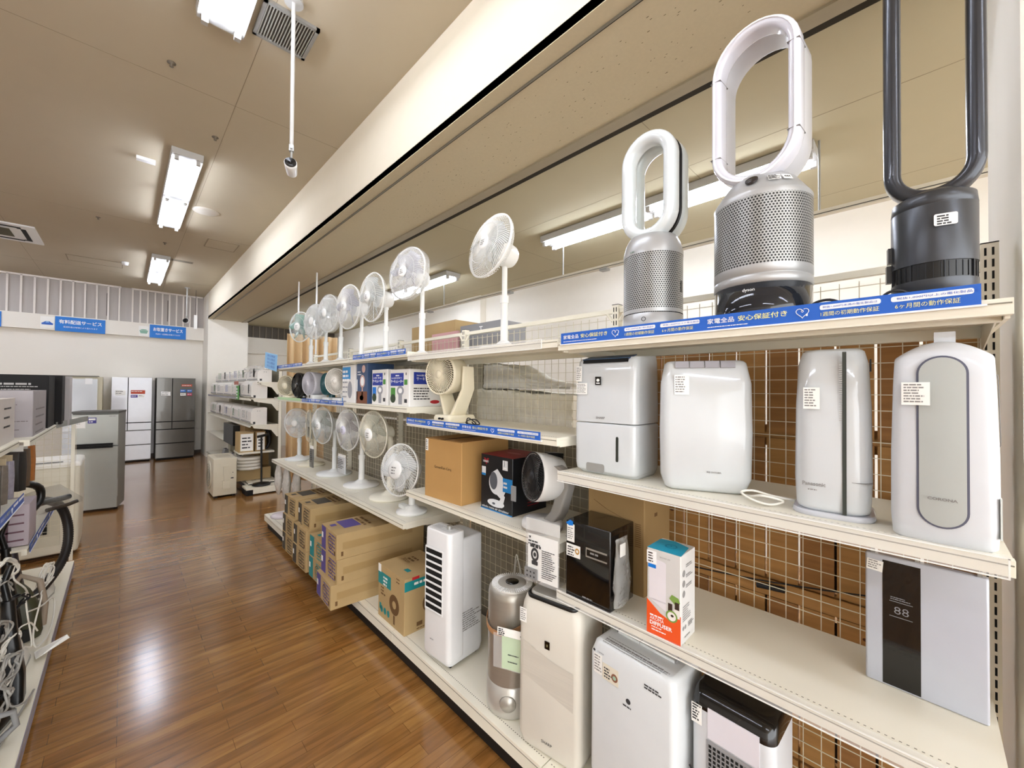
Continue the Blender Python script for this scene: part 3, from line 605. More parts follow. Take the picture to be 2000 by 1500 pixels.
t = thing('bladeless_fan', 'charcoal bladeless fan with a tall narrow loop running out of the top of the photo', 'fan', (1.45, -.018, 1.845), 0)
MB().lathe([(0, 0), (.074, 0), (.0765, .004), (.0765, .045), (.0745, .047), (.0745, .049), (.0765, .051), (.0765, .078)], 48, cap=False).build('base_ring', gunm, t)
MB().lathe([(.074, .078), (.074, .118)], 48, cap=False).build('intake_band', black, t)
c = MB()
for k in range(8):
    c.M = Matrix.Rotation(2*PI*k/8+.25, 4, 'Z'); c.box(-.0768, -.073, -.0012, .0012, .078, .118)
for k in range(36):
    c.M = Matrix.Rotation(2*PI*k/36, 4, 'Z'); c.box(-.0752, -.073, -.0006, .0006, .08, .116)
c.build('intake_ribs', gund, t)
c = MB().lathe([(.0765, .118), (.0765, .255), (.0755, .257), (.0755, .259), (.0765, .26), (.074, .285), (.05, .30), (0, .302)], 48); c.build('column_body', gunm, t)
c = MB(); loop_ring(c, .090, .385, .034, .055, .665, 0, .48, 20); c.build('loop_amplifier', mat('gunmetal_loop', '3c3e43', .28, .5, coat=.3), t)
c = MB(); loop_ring(c, .0735, .3675, .004, .05, .665, .006, .3, 20); c.build('air_slot', mat('slot_dark', '1c1d20', .2), t)
c = MB(); c.M = Matrix.Rotation(math.radians(15), 4, 'Z'); M = FR(-.0775, 0, .213); c.rrect(M, -.02, .02, -.014, .014, .004, .001); c.i = 1; c.prints(M, -.015, .016, .010, 4, .006, .0035, 8, .0016); c.build('price_sticker', [paper, ink], t)
c = MB(); c.M = Matrix.Rotation(math.radians(-78), 4, 'Z'); c.box(-.084, -.076, -.008, .01, .14, .18); c.box(-.086, -.076, -.004, .012, .09, .135); c.build('remote_clip', black, t)
def cable(name, pts, r, m, label, cat='cord', group=None, sub=6, rib=0):
    """smooth cable through control points"""
    P = [Vector(p) for p in pts]; out = []
    for k in range(len(P)-1):
        p0, p1, p2, p3 = P[max(k-1, 0)], P[k], P[k+1], P[min(k+2, len(P)-1)]
        for j in range(sub):
            t_ = j/sub; out.append(.5*((2*p1)+(-p0+p2)*t_+(2*p0-5*p1+4*p2-p3)*t_*t_+(-p0+3*p1-3*p2+p3)*t_**3))
    out.append(P[-1]); o = MB().tube(out, [r-rib*(k % 2) for k in range(len(out))] if rib else r, 16 if rib else 7).build(name, m); tag(o, label, cat, group); return o
cable('power_cord', [(1.36, .22, 1.85), (1.335, .21, 1.885), (1.33, .17, 1.893), (1.345, .13, 1.87), (1.36, .10, 1.852), (1.34, .20, 1.853), (1.33, .215, 1.872), (1.34, .17, 1.876), (1.36, .12, 1.855), (1.35, .09, 1.862), (1.335, .06, 1.893), (1.345, .03, 1.893), (1.37, .0, 1.853)], .0035, cordb, 'black cord coiled on the top shelf between the silver drum and charcoal fans')

# ------------------------------------------------------------------ dehumidifiers on the second shelf
def label_card(t, M, w_, h_, seed=1, name='paper_label', rows=7):
    c = MB(); c.box(-w_/2, w_/2, -h_/2, h_/2, .0004, .0012, M); c.i = 1; c.prints(M, -w_*.42, w_*.42, h_*.42, rows, h_*.86/rows, h_*.4/rows, seed, .0018); return c.build(name, [paper, inkl], t)
gw = mat('glossy_white', 'd3d7d9', .16, coat=.5, bump=.025, scale=9); gw2 = mat('soft_white', 'd4d7db', .34, coat=.2)
t = thing('dehumidifier', 'white dehumidifier with a blue-black outlet slot, leftmost on the second shelf', 'dehumidifier', (1.447, .875, 1.315), 1)
MB2 = rbody(MB(), [(.012, .10, .137, .03, 0), (.04, .102, .14, .03, 0), (.205, .1025, .141, .03, 0)], .008); MB2.build('tank_section', gw, t)
rbody(MB(), [(0, .085, .13, .03, .005), (.01, .09, .135, .03, .003), (.02, .092, .135, .03, .003)], .004).build('foot', gw, t)
c = MB(); rings = []
for z, hx, cx in ((.208, .1025, 0), (.30, .1025, 0), (.40, .098, .004), (.45, .093, .007)): rings.append([(x, y, z) for x, y in rr(cx, 0, hx, .141-(z-.2)*.02, .03)])
top = []
for x, y in rr(.01, 0, .086, .132, .026): top.append((x, y, .462+.012*(x+.08)/.16))
rings.append(top); c.loft(rings); c.build('upper_body', gw, t)
c = MB(); M = FR(-.099); c.add([(-.06-.0, .09, .4665), (-.06, -.09, .4665), (-.09, -.1, .452), (-.09, .1, .452)], [(0, 1, 2, 3)])
c = MB(); c.loft([[( -.088, y, .4545), (-.03, y, .4715), (-.03, y, .4745), (-.088, y, .460)] for y in (-.105, .105)], smooth=False); c.build('outlet_louvre', mat('louvre_blue', '3e5878', .35), t)
c = MB(); c.loft([[(-.094, y, .443), (-.0905, y, .4565), (-.06, y, .464), (-.06, y, .443)] for y in (-.10, .10)], smooth=False); c.build('outlet_slot', dark, t)
c = MB(); M = FR(-.1035); c.rect(M, -.035, -.008, .355, .388); c.i = 1; c.ell(M, -.022, .374, .007, .006, .001); c.rect(M, -.03, -.014, .360, .364, .001); c.build('ion_mark', [gblack, wht], t)
c = MB(); c.text(FR(-.1033), 'SHARP', -.01, .222, .009, .04, 'c', bold=.02); c.build('maker_mark', inkl, t)
c = MB(); M = FR(-.1032); c.rrect(M, .058, .069, .062, .158, .0054); c.build('level_window', mat('window_dark', '30342f', .25), t)
c = MB(); c.rrect(M, -.075, .008, .012, .045, .008); c.build('tank_grip', mat('grip_shade', '96948f', .5), t)
label_card(t, FR(-.104, .112, .40), .028, .062, 2); label_card(t, FR(-.104, .098, .34), .052, .045, 5)

t = thing('dehumidifier', 'broad white dehumidifier with four grey top vents, second from left on its shelf', 'dehumidifier', (1.448, .535, 1.315), 25)
c = rbody(MB(), [(0, .078, .128, .035, 0), (.05, .088, .138, .035, 0), (.2, .092, .141, .035, 0), (.36, .088, .138, .035, 0), (.437, .075, .128, .03, .004)], .02); c.build('body', gw, t)
c = MB()
for k in range(4): c.loft([[(-.083, -.088+k*.046, .412), (-.076, -.088+k*.046, .434), (-.06, -.088+k*.046, .436), (-.06, -.088+k*.046, .41)], [(-.083, -.088+k*.046+.042, .412), (-.076, -.088+k*.046+.042, .434), (-.06, -.088+k*.046+.042, .436), (-.06, -.088+k*.046+.042, .41)]], smooth=False)
c.build('top_vents', mat('vent_lilac_grey', 'a7a5ab', .4), t)
c = MB(); c.text(FR(-.0925), 'IRIS OHYAMA', .025, .068, .006, .043, 'c', bold=.02); c.build('maker_mark', inkl, t)
label_card(t, FR(-.0905, .072, .355), .046, .066, 7)

t = thing('dehumidifier', 'tall white dehumidifier with a dark vertical line down its front', 'dehumidifier', (1.437, .178, 1.315), 5)
c = rbody(MB(), [(.012, .090, .080, .045, 0), (.1, .094, .083, .045, 0), (.3, .092, .081, .045, 0), (.41, .085, .076, .045, .003), (.452, .076, .07, .04, .006)], .016); c.build('body', gw, t)
c = MB(); c.loft([[(x, y, z) for x, y in rr(0, 0, .098*k, .09*k, .05)] for z, k in ((0, .97), (.006, 1), (.014, .96))]); c.build('base_tray', mat('tray_lilac', 'c9cbd2', .15, coat=.4), t)
c = MB(); c.box(-.0955, -.089, -.031, -.0225, .016, .44); c.build('light_line', mat('line_green_black', '3a3f3a', .3), t)
c = MB(); M = FR(-.0955)
for k in range(26): c.rect(M, .016, .0225, .26+k*.0058, .2625+k*.0058, .0004)
c.build('gauge_ticks', mat('tick_grey', 'b9bab8', .5), t)
c = MB(); c.box(-.0935, -.06, -.082, -.033, .101, .1022); c.build('tank_seam', inkl, t)
c = MB(); c.box(-.0, .05, -.0815, -.078, .392, .425); c.build('side_vent', mat('vent_black', '2c2b2d', .4), t)
c = MB(); c.text(FR(-.0950), 'Panasonic', -.037, .082, .0105, .05, 'c', bold=.02); c.prints(FR(-.0950), -.05, -.022, .073, 1, .01, .003, 4); c.build('maker_mark', inkl, t)
label_card(t, FR(-.0955, .042, .318), .036, .058, 9)

BR = dens(rr(0, 0, .066, .0835, .018), .008)
t = thing('dehumidifier', 'white dehumidifier with a long grey oval panel, rightmost on its shelf', 'dehumidifier', (1.375, -.03, 1.315), -1)
c = MB(); rings = []
for z, hx, hy in ((0, .058, .076), (.006, .064, .081), (.05, .067, .084), (.2, .066, .0835), (.35, .062, .080), (.41, .058, .0775)): rings.append([(x-(1-(y/.09)**2)*.012*(1 if x < 0 else 0), y, z) for x, y in [(p[0]*hx/.066, p[1]*hy/.0835) for p in BR]])
for k in range(1, 9):
    q = k/8*PI/2; e1, e2 = math.cos(q), math.sin(q); rings.append([((x-(1-(y/.09)**2)*.012*(1 if x < 0 else 0))*.87*(.55+.45*e1), y*.925*(.93+.07*e1), .41+.042*e2*(1-(y/.082)**2*.75)) for x, y in BR])
c.loft(rings); c.build('body', gw2, t)
MB().box(-.03, .03, -.022, .012, .44, .475).build('top_handle', gw2, t)
c = MB(); M = FR(-.0825); 
def stad(x, zl, zh, wd): 
    r_ = wd/2; return [(x+r_*math.cos(a), zh-r_+r_*math.sin(a)) for a in [PI*k/10 for k in range(11)]]+[(x+r_*math.cos(a), zl+r_+r_*math.sin(a)) for a in [PI+PI*k/10 for k in range(11)]]
def tilt_poly(c, pts, off, front):
    c.add([(front(y, z)-off, -y, z) for y, z in pts], [tuple(range(len(pts)))])
fr = lambda y, z: -.0655-.0125*(1-(y/.09)**2)-(.0 if z < .2 else 0)+(max(0, z-.05)*.018)
for nm, wd, zl, zh, off, m in (('panel_rim', .080, .037, .418, .0016, mat('rim_slate', '5d5f70', .3)), ('oval_panel', .072, .041, .414, .0028, mat('panel_silver', 'b9bebb', .3, .25))):
    c = MB(); n = 14; pts = stad(0, zl, zh, wd)
    m1 = [[(-.0795-off+max(0, z-.05)*.017+ (abs(y)/.09)**2*.012, -y, z)] for y, z in pts]
    vs = [q[0] for q in m1]; k = len(vs)//2; fs = []
    # strip across the width so the panel follows the bowed front
    rows_ = 24; c2 = []; 
    for i in range(rows_+1):
        r_ = wd/2; q8 = min(i, rows_-i); z = (zl+r_*(1-math.cos(PI/2*q8/9)) if q8 < 9 else zl+r_+(zh-zl-2*r_)*(i-9)/(rows_-18)) if i <= rows_/2 or q8 >= 9 else zh-r_*(1-math.cos(PI/2*q8/9)); d = min(z-zl, zh-z); hw = r_ if d >= r_ else math.sqrt(max(0, r_*r_-(r_-d)**2)); c2.append([( -.0795-off+max(0, z-.05)*.017+(abs(hw*q)/.09)**2*.012, -hw*q, z) for q in (-1, -.5, 0, .5, 1)])
    vv = [p for q in c2 for p in q]; fs = [(i*5+j, i*5+j+1, i*5+j+6, i*5+j+5) for i in range(rows_) for j in range(4)]
    c.add(vv, fs, True); c.build(nm, m, t)
c = MB(); c.text(FR(-.0838), 'CORONA', 0, .098, .0065, .046, 'c', bold=.03); c.build('maker_mark', inkl, t)
label_card(t, FR(-.0815, .041, .333), .046, .052, 11)
c = MB(); c.box(-.0670, -.02, -.0848, -.082, .03, .115); c.build('side_tank', mat('tank_mint_white', 'dfe5e0', .3), t)
c = MB(); c.tube([(-.035, -.0838, .22), (-.05, -.0840, .226), (-.055, -.0838, .24), (-.055, -.0815, .355), (-.05, -.081, .37), (-.035, -.081, .375)], .0008, 5); c.build('side_seam', inkl, t)
cable('power_cord', [(1.40, .39, 1.325), (1.36, .36, 1.335), (1.345, .33, 1.345), (1.36, .30, 1.34), (1.38, .285, 1.33), (1.35, .31, 1.322), (1.335, .35, 1.33), (1.345, .385, 1.345), (1.37, .36, 1.35), (1.39, .32, 1.34), (1.42, .27, 1.33), (1.45, .27, 1.325)], .0035, cordw, 'white cord bundle with a blue tie between the second and third dehumidifiers')
cable('power_cord', [(1.62, .68, 1.322), (1.58, .70, 1.34), (1.55, .69, 1.36), (1.56, .66, 1.35), (1.6, .67, 1.33), (1.57, .7, 1.325), (1.53, .68, 1.33), (1.55, .655, 1.345)], .0035, cordg, 'grey cord coiled behind the two left dehumidifiers')

# ------------------------------------------------------------------ third shelf, nearest bay
t = thing('storage_cabinet_box', 'glossy black box unit with stickers and silver display strips', 'appliance', (1.368, .90, .835), 1)
rbody(MB(), [(0, .088, .101, .006, 0), (.15, .088, .101, .006, 0), (.296, .088, .101, .006, 0)], .003, 3).build('body', gblack, t)
c = MB(); c.box(-.089, -.087, -.101, .101, .229, .2305); c.build('lid_seam', dark, t)
c = MB(); M = FR(-.0885); c.rect(M, -.005, .088, .206, .213); c.rect(M, -.005, .088, .176, .182); c.rect(M, -.005, -.001, .176, .213); c.i = 1; c.prints(M, .015, .07, .199, 1, .01, .007, 3, .0012); c.prints(M, -.02, .03, .022, 1, .01, .005, 6, .0008); c.build('display_strip', [silver, inkl], t)
c = MB(); M = FR(-.0888, .076, .25); c.rect(M, -.018, .018, -.035, .035); c.i = 1; c.prints(M, -.015, .015, .02, 6, .008, .004, 6, .0012); c.i = 2; c.poly(M, [(-.024, .035), (-.002, .05), (.012, .046), (.012, .03), (-.008, .027)], .0014); c.build('price_sticker', [paper, inkl, bblue], t)
c = MB(); M = FR(-.0888, .063, .182); c.rect(M, -.033, .033, -.024, .024); c.i = 1; c.prints(M, -.027, .01, .015, 4, .01, .005, 8, .0012); c.i = 2; c.ell(M, .019, .002, .010, .012, .0013, rin=.5); c.build('guarantee_sticker', [paper, ink, mat('seal_gold', 'b8873a', .5)], t)
t = thing('accessory_bag', 'clear bag of black accessories hanging on the right side of the black unit', 'plastic bag', (1.33, .778, .86), 0)
r = random.Random(2); rings = []
for i in range(12):
    f = i/11; z = .245*f; hw = .052-.012*f; rings.append([(hw*math.cos(a)+r.uniform(-.004, .004), (.016*math.sin(PI*min(1, .1+f*.95))+.002)*math.sin(a)*1.2+r.uniform(-.003, .003), z) for a in [2*PI*j/14 for j in range(14)]])
MB().loft(rings).build('bag', mat('bag_clear', 'dcdcd8', .12, alpha=.35, bump=1.0, scale=40), t)
rbody(MB(), [(.02, .03, .009, .008, 0), (.08, .034, .01, .008, 0), (.16, .02, .008, .006, 0)], .004, 3).build('bag_contents', mat('contents_dark', '1a1a1b', .4), t)
MB().box(-.045, -.01, -.02, -.018, .19, .235).build('bag_card', paper, t)
def carton(name, label, cat, x0, x1, y0, y1, z0, z1, m=kraft, deco=None, yaw=0, group=None, extra=None):
    cx, cy = (x0+x1)/2, (y0+y1)/2; t = thing(name, label, cat, (cx, cy, z0), yaw, group); hx, hy, h = (x1-x0)/2, (y1-y0)/2, z1-z0
    c = rbody(MB(), [(0, hx, hy, .002, 0), (h/2, hx, hy, .002, 0), (h, hx, hy, .002, 0)], .0012, 1)
    for k in range(len(c.sm)): c.sm[k] = False
    ms = [m]+(extra or [])
    c.build('carton_body', ms[0], t)
    if deco:
        d = MB(); deco(d, hx, hy, h); d.build('printing', ms[1:] if len(ms) > 1 else kprint, t)
    return t
def deco_big(c, hx, hy, h):
    M = FR(-hx, 0, 0); c.rect(M, -hy+.02, hy-.12, h-.17, h-.168); c.tube([M @ Vector(p) for p in ((-hy+.03, h-.06, .001), (-hy+.1, h-.09, .001), (hy-.05, h-.12, .001), (hy-.05, h-.26, .001))], .0006, 4)
    for k in range(12): c.rect(M, hy-.04, hy-.015, h-.12-k*.008, h-.117-k*.008)
    S = SD(-hy); c.text(S, 'JI', -.03, h-.02, .012); c.rect(S, -.03, -.005, h-.1, h-.085); c.rect(S, -.04, 0, .12, .125)
carton('cardboard_box', 'tall brown carton standing behind the glossy black unit', 'box', 1.475, 1.70, .765, 1.03, .835, 1.235, kraft2, deco_big, extra=[kprint])
def deco_diff(c, hx, hy, h):
    M = FR(-hx); c.i = 0; c.poly(M, [(-hy, 0), (hy, 0), (hy, .095), (.02, .07), (-.01, .08), (-hy, .115)])
    c.i = 1; c.ell(M, -.02, .245, .029, .008); c.rect(M, -.049, .009, .118, .245, .0007); c.poly(M, [(-.049, .12), (-.049, .119), (.009, .092), (.009, .119)], .0007)
    c.i = 2; c.text(M, 'AROMA', -.046, .05, .011, .048, bold=0); c.text(M, 'DIFFUSER', -.046, .034, .013, .076, bold=.03); c.prints(M, -.04, .01, .03, 2, .009, .0035, 4); c.prints(M, -.046, .02, .068, 1, .01, .005, 3)
    c.i = 3; c.ell(M, .028, .085, .019, .019, .0011); c.poly(M, [(.02, .14), (.028, .155), (.05, .15), (.055, .135), (.04, .125)], .0009)
    c.i = 4; c.ell(M, .028, .085, .014, .014, .0015); c.rect(M, .036, .054, .085, .112, .001)
    c.i = 5; c.rect(M, .038, .052, .112, .135, .0012); c.rect(M, .016, .03, .095, .125, .0008); c.ell(M, .03, .088, .005, .004, .002)
    c.i = 6; c.text(M, 'SECOND LIFE', .005, .262, .004, .034, 'c'); S = SD(-hy)
    for k in range(3): c.ell(S, -.037, .225-k*.033, .011, .011)
    c.prints(S, -.02, .04, .25, 3, .033, .004, 7); c.prints(S, -.02, .045, .243, 3, .033, .003, 9); c.prints(S, -.045, .02, .12, 7, .0075, .003, 11); c.prints(S, .0, .045, .058, 3, .006, .004, 4)
    c.ell(S, -.04, .05, .007, .007); c.ell(S, -.024, .05, .007, .007); c.prints(S, -.03, .02, .02, 1, .01, .004, 5)
    c.i = 7; T = TP(h); c.poly(T, [(-hy, -hx), (hy, -hx), (hy-.01, hx*.55), (-.01, hx*.95), (-hy, hx*.75)]); c.i = 8; c.ell(T, 0, 0, .02, .02, .0012, rin=.8); c.ell(T, -.008, 0, .01, .01, .0012, rin=.7)
    c.i = 2; M2 = FR(-hx, .0, 0); c.rect(M2, -hy, -.023, .235, .278, .0015); c.i = 5; c.prints(M2, -.052, -.027, .272, 4, .009, .004, 8, .002); c.i = 9; c.rect(M2, -.052, -.025, .222, .234, .0018)
carton('diffuser_box', 'slim printed box with orange foot and blue top standing alone on the third shelf', 'box', 1.281, 1.40, .541, .655, .835, 1.12, mat('box_grey_white', 'd5d3d0', .5), deco_diff,
       extra=[orange, mat('print_lilac_white', 'e6e1e6', .5), wht, mat('print_leaf', '7fa04c', .6), mat('print_cream', 'f1ece6', .6), mat('print_umber', '3b2a22', .6), inkl, cyan, mat('print_deep_cyan', '1281a8', .5), bblue], yaw=1)
t = thing('glass_panel_unit', 'thin pale flat unit with a black stripe and digital readout, rightmost on the third shelf', 'appliance', (1.545, .003, .836), -3)
rbody(MB(), [(0, .013, .115, .006, 0), (.17, .013, .115, .006, 0), (.357, .013, .115, .006, 0)], .004, 4).build('panel_body', mat('panel_blue_grey', 'bcc0ca', .15, coat=.6), t)
c = MB(); M = FR(-.0132); c.rect(M, -.078, -.003, .005, .345); c.build('black_glass_stripe', mat('stripe_black', '050506', .08, coat=.5), t)
c = MB(); c.text(M, '88', -.04, .205, .02, .029, 'c', off=.0012, bold=-.01); c.rect(M, -.064, -.018, .237, .2385, .0012); c.rect(M, -.064, -.018, .196, .1975, .0012); c.prints(M, -.062, -.02, .25, 2, .005, .002, 3, .0012); c.build('readout', mat('readout_grey', '8c8c90', .5), t)
label_card(t, frame((-.0135, .094, .325), (0, -1, -.08), (0, -.08, 1)), .034, .03, 13, 'price_sticker', 4)
for y in (.10, .01, -.1): MB().box(-.006, .006, y-.004, y+.004, .357, .366).build('hook', steel, t)

# ------------------------------------------------------------------ appliances on the base shelf, nearest bay
t = thing('air_purifier', 'tall off-white air purifier with a silver top lid and black emblem', 'air purifier', (1.348, 1.075, .165), 9)
c = rbody(MB(), [(0, .105, .140, .03, 0), (.05, .112, .148, .03, 0), (.5, .11, .147, .03, 0), (.58, .105, .142, .04, .004), (.62, .10, .137, .04, .006)], .022); c.build('body', mat('cream_white_plastic', 'dcd7cb', .35), t)
c = MB(); c.loft([[(x, y, z) for x, y in rr(-.046, 0, hx, hy, .03)] for z, hx, hy in ((.612, .050, .118), (.623, .052, .12), (.6265, .048, .117))]); c.build('lid_rim', black, t)
c = MB(); c.loft([[(x, y, z+.012*(x+.08)/.12) for x, y in rr(-.046, 0, hx, hy, .026)] for z, hx, hy in ((.622, .041, .106), (.632, .041, .106), (.636, .036, .10))]); c.build('silver_lid', mat('lid_silver', 'b8b6ae', .3, .5), t)
def flow_band(c, pts_top, pts_bot, x):
    n = len(pts_top); c.add([(x(y, z), y, z) for y, z in pts_top]+[(x(y, z), y, z) for y, z in pts_bot], [(k, k+1, n+k+1, n+k) for k in range(n-1)], True)
c = MB(); N = 12; ys = [.118-.236*k/N for k in range(N+1)]
flow_band(c, [(y, .44-.05*math.sin(PI*.5*(k/N))) for k, y in enumerate(ys)], [(y, .30-.06*(k/N)) for k, y in enumerate(ys)], lambda y, z: -.1126)
c.build('wave_panel', mat('wave_pearl', 'cfc9bd', .3, var=.1, stretch=(1, .3, 14)), t)
c = MB(); M = FR(-.1132); c.rect(M, -.012, .012, .44, .472); c.i = 1; c.text(M, '#', 0, .449, .012, .008, 'c'); c.build('emblem', [gblack, mat('emblem_gold', '9c9468', .5)], t)
c = MB(); c.text(FR(-.1124), 'SHARP', 0, .06, .012, .05, 'c'); c.build('maker_mark', ink, t)
label_card(t, FR(-.1125, .118, .54), .034, .058, 15, 'price_sticker', 6)
t = thing('dehumidifier', 'wide white cabinet dehumidifier with a button row, under the glossy black unit', 'dehumidifier', (1.352, .698, .165), -3)
c = rbody(MB(), [(0, .10, .155, .02, 0), (.1, .104, .163, .02, 0), (.52, .104, .163, .02, 0), (.565, .098, .158, .025, .003)], .02); c.build('body', mat('cool_white_plastic', 'dcdfe0', .35), t)
c = MB(); T = TP(.5655); c.prints(T, -.12, .13, -.045, 4, .012, .0035, 21, .0008); c.prints(T, -.12, .13, -.06, 1, .01, .005, 22, .0008); c.build('control_print', inkl, t)
c = MB(); c.box(.0, .085, -.11, .11, .565, .574); c.build('louvre_flap', mat('flap_white', 'e6e8e8', .35), t)
for y in (-.115, .115, .02): MB().box(.0, .07, y-.001, y+.001, .566, .5755).build('flap_line', inkl, t)
label_card(t, FR(-.1045, .125, .49), .036, .07, 17, 'price_sticker', 6)
c = MB(); M = FR(-.1052, .072, .478); c.box(-.033, .033, -.028, .028, 0, .001, M); c.i = 1; c.prints(M, -.026, .008, .016, 4, .01, .005, 4, .0018); c.i = 2; c.ell(M, .018, -.003, .013, .014, .0018); c.i = 3; c.ell(M, .018, -.003, .007, .007, .0022); c.build('guarantee_sticker', [mat('sticker_cream', 'e9e2d0', .6), ink, mat('seal_brown', '8c5d48', .6), mat('seal_mint', 'a8c8b0', .6)], t)
c = MB(); M = FR(-.1046); c.ell(M, .0, .425, .009, .009); c.prints(M, -.02, .025, .408, 1, .01, .005, 3); c.text(M, 'CORONA', -.128, .53, .006, .028); c.ell(M, -.142, .533, .005, .005); c.prints(M, .06, .135, .52, 2, .009, .005, 18); c.build('maker_mark', ink, t)
t = thing('ice_maker', 'white appliance with a black rounded top and a chute grid, bottom right', 'appliance', (1.405, .40, .165), -2)
c = rbody(MB(), [(0, .10, .113, .03, 0), (.2, .103, .116, .03, 0), (.47, .103, .116, .03, 0), (.495, .1025, .1155, .03, 0)], .001); c.build('body', gw2, t)
c = MB(); c.loft([[(x, y, z) for x, y in rr(cx, 0, hx, hy, .033, 7)] for z, hx, hy, cx in ((.495, .1035, .1165, 0), (.507, .1035, .1165, 0), (.535, .098, .114, .006), (.548, .088, .108, .012), (.551, .08, .10, .014))]); c.build('black_top', mat('top_black', '08080a', .15, coat=.4), t)
c = MB(); c.loft([[(x, -.079, z) for x, z in ((-.105, .51), (-.105, .42), (-.07, .36), (-.07, .51))], [(x, .062, z) for x, z in ((-.105, .51), (-.105, .42), (-.07, .36), (-.07, .51))]], smooth=False); c.build('front_door', mat('door_lilac_white', 'e3e0e8', .3), t)
c = MB(); M = FR(-.1048); c.rect(M, -.065, .082, .29, .415); c.build('chute_recess', mat('recess_shade', '9a9a9c', .5), t)
c = MB(); M = FR(-.1060)
for i in range(11):
    for j in range(8): c.rect(M, -.058+i*.0125, -.050+i*.0125, .30+j*.0135, .309+j*.0135)
c.build('chute_grid', dark, t)
c = MB(); c.tube([(-.104, .118, .30), (-.1065, .10, .285), (-.1065, .0, .27), (-.1065, -.11, .265)], .003, 6); c.build('seam_line', black, t)
c = MB(); M = FR(-.1045, .095, .475); c.rect(M, -.016, .016, -.03, .03); c.i = 1; c.prints(M, -.013, .013, .027, 6, .0085, .005, 23, .001); c.build('price_sticker', [paper, ink], t)
# silver drum heater
t = thing('drum_heater', 'silver cylindrical heater with a tan leather strap and radial vent top', 'heater', (1.345, 1.372, .165), 0)
MB().lathe([(0, 0), (.108, 0), (.116, .008), (.118, .03), (.118, .135), (.112, .142)], 48, cap=False).build('base_shell', mat('base_champagne', 'c9c7c0', .3, .45), t)
MB().lathe([(.113, .142), (.113, .52), (.110, .545), (.10, .556)], 48, cap=False).build('drum_shell', mat('brushed_champagne', 'aca79d', .33, .65, var=.08, stretch=(1, 1, 30)), t)
MB().lathe([(.10, .556), (.098, .562), (.045, .566), (0, .566)], 48).build('top_plate', mat('top_champagne', 'c6c3ba', .35, .3), t)
c = MB()
for k in range(56):
    a = 2*PI*k/56; c.M = Matrix.Rotation(a, 4, 'Z'); c.box(.068, .097, -.0016, .0016, .562, .5665)
c.build('radial_vents', wht, t); MB().lathe([(0, .567), (.032, .567), (.032, .5685), (0, .5685)], 28).build('top_button', gblack, t)
c = MB(); pts = []
for k in range(17): a = math.radians(75+k*13); pts.append(((.1165+.006*math.sin(PI*k/16))*math.cos(a), (.1165+.006*math.sin(PI*k/16))*math.sin(a), .455-.075*math.sin(PI*k/16)))
rings = [[(x, y, z-.011), (x*.985, y*.985, z-.011), (x*.985, y*.985, z+.011), (x, y, z+.011)] for x, y, z in pts]; c.loft(rings, smooth=False); c.build('leather_strap', mat('tan_leather', 'b98a60', .6), t)
c = MB(); c.M = Matrix.Rotation(math.radians(38), 4, 'Z'); c.lathe([(.0, -.125), (.035, -.122), (.038, -.116), (.0, -.11)], 24, (0, 0, .075), 'x'); c.build('side_dial', mat('dial_silver', 'bdbab2', .3, .5), t)
t = thing('plastic_sleeve', 'green leaflet in a clear sleeve with a price strip, tied to the silver drum heater', 'leaflet', (1.222, 1.262, .165), 24)
MB().box(-.001, 0, -.06, .075, .26, .41).build('sleeve', clear, t); MB().box(.001, .003, -.062, .035, .262, .40).build('leaflet', grn_pap, t)
c = MB(); M = FR(-.0015, 0, .33); c.prints(M, -.005, .045, .0, 2, .03, .004, 2); c.build('leaflet_print', ink, t)
c = MB(); c.box(-.004, -.002, -.065, .055, .405, .44); c.i = 1; c.prints(FR(-.0042), -.05, -.018, .436, 4, .008, .005, 3); c.ell(FR(-.0042), .055, .42, .003, .003); c.build('price_strip', [paper, ink], t)
# tower cooler
t = thing('tower_cooler', 'tall white air cooler with nine black louvre gaps', 'air cooler', (1.352, 1.845, .182), 5)
rbody(MB(), [(0, .12, .105, .028, 0), (.04, .128, .108, .028, 0), (.4, .126, .106, .028, 0), (.655, .124, .104, .028, .0)], .012).build('rear_body', mat('cooler_white', 'e5e6e7', .34, coat=.15), t)
rbody(MB(), [(.02, .060, .1085, .028, -.071), (.04, .062, .110, .028, -.071), (.4, .061, .108, .028, -.071), (.70, .058, .105, .028, -.069)], .008).build('front_column', mat('cooler_front', 'ececec', .3, coat=.2), t)
c = MB(); M = FR(-.1334); c.rect(M, -.085, .055, .265, .60); c.build('louvre_recess', dark, t)
c = MB()
for k in range(10): c.loft([[(-.1375, y, .262+k*.0372), (-.1375, y, .266+k*.0372), (-.1335, y, .272+k*.0372), (-.1335, y, .268+k*.0372)] for y in (-.056, .086)], smooth=False)
for y in (-.058, .085): c.box(-.137, -.1325, y-.002, y+.002, .262, .602)
c.build('louvre_blades', white, t)
c = MB(); T = TP(.7015, -.07); c.rrect(T, -.085, .085, -.035, .035, .02); c.i = 1; c.prints(T, -.07, .02, .01, 3, .012, .004, 5, .001); c.build('control_panel', [mat('panel_pale_grey', 'cfd0cf', .35), inkl], t)
MB().cyl((-.07, -.035, .70), (-.07, -.035, .722), .014, 20).build('control_knob', silver, t)
for x in (-.09, .09):
    for y in (-.075, .075):
        c = MB(); c.cyl((x, y-.008, -.004), (x, y+.008, -.004), .012, 14); c.box(x-.008, x+.008, y-.01, y+.01, -.004, .006); c.build('caster', black, t)
c = MB(); S = SD(-.1075, .02, .17); c.prints(S, -.08, .09, .09, 9, .012, .006, 31); c.build('warning_print', inkl, t); c = MB(); c.prints(FR(-.1345), -.04, .0, .115, 1, .01, .004, 3); c.build('maker_mark', inkl, t)
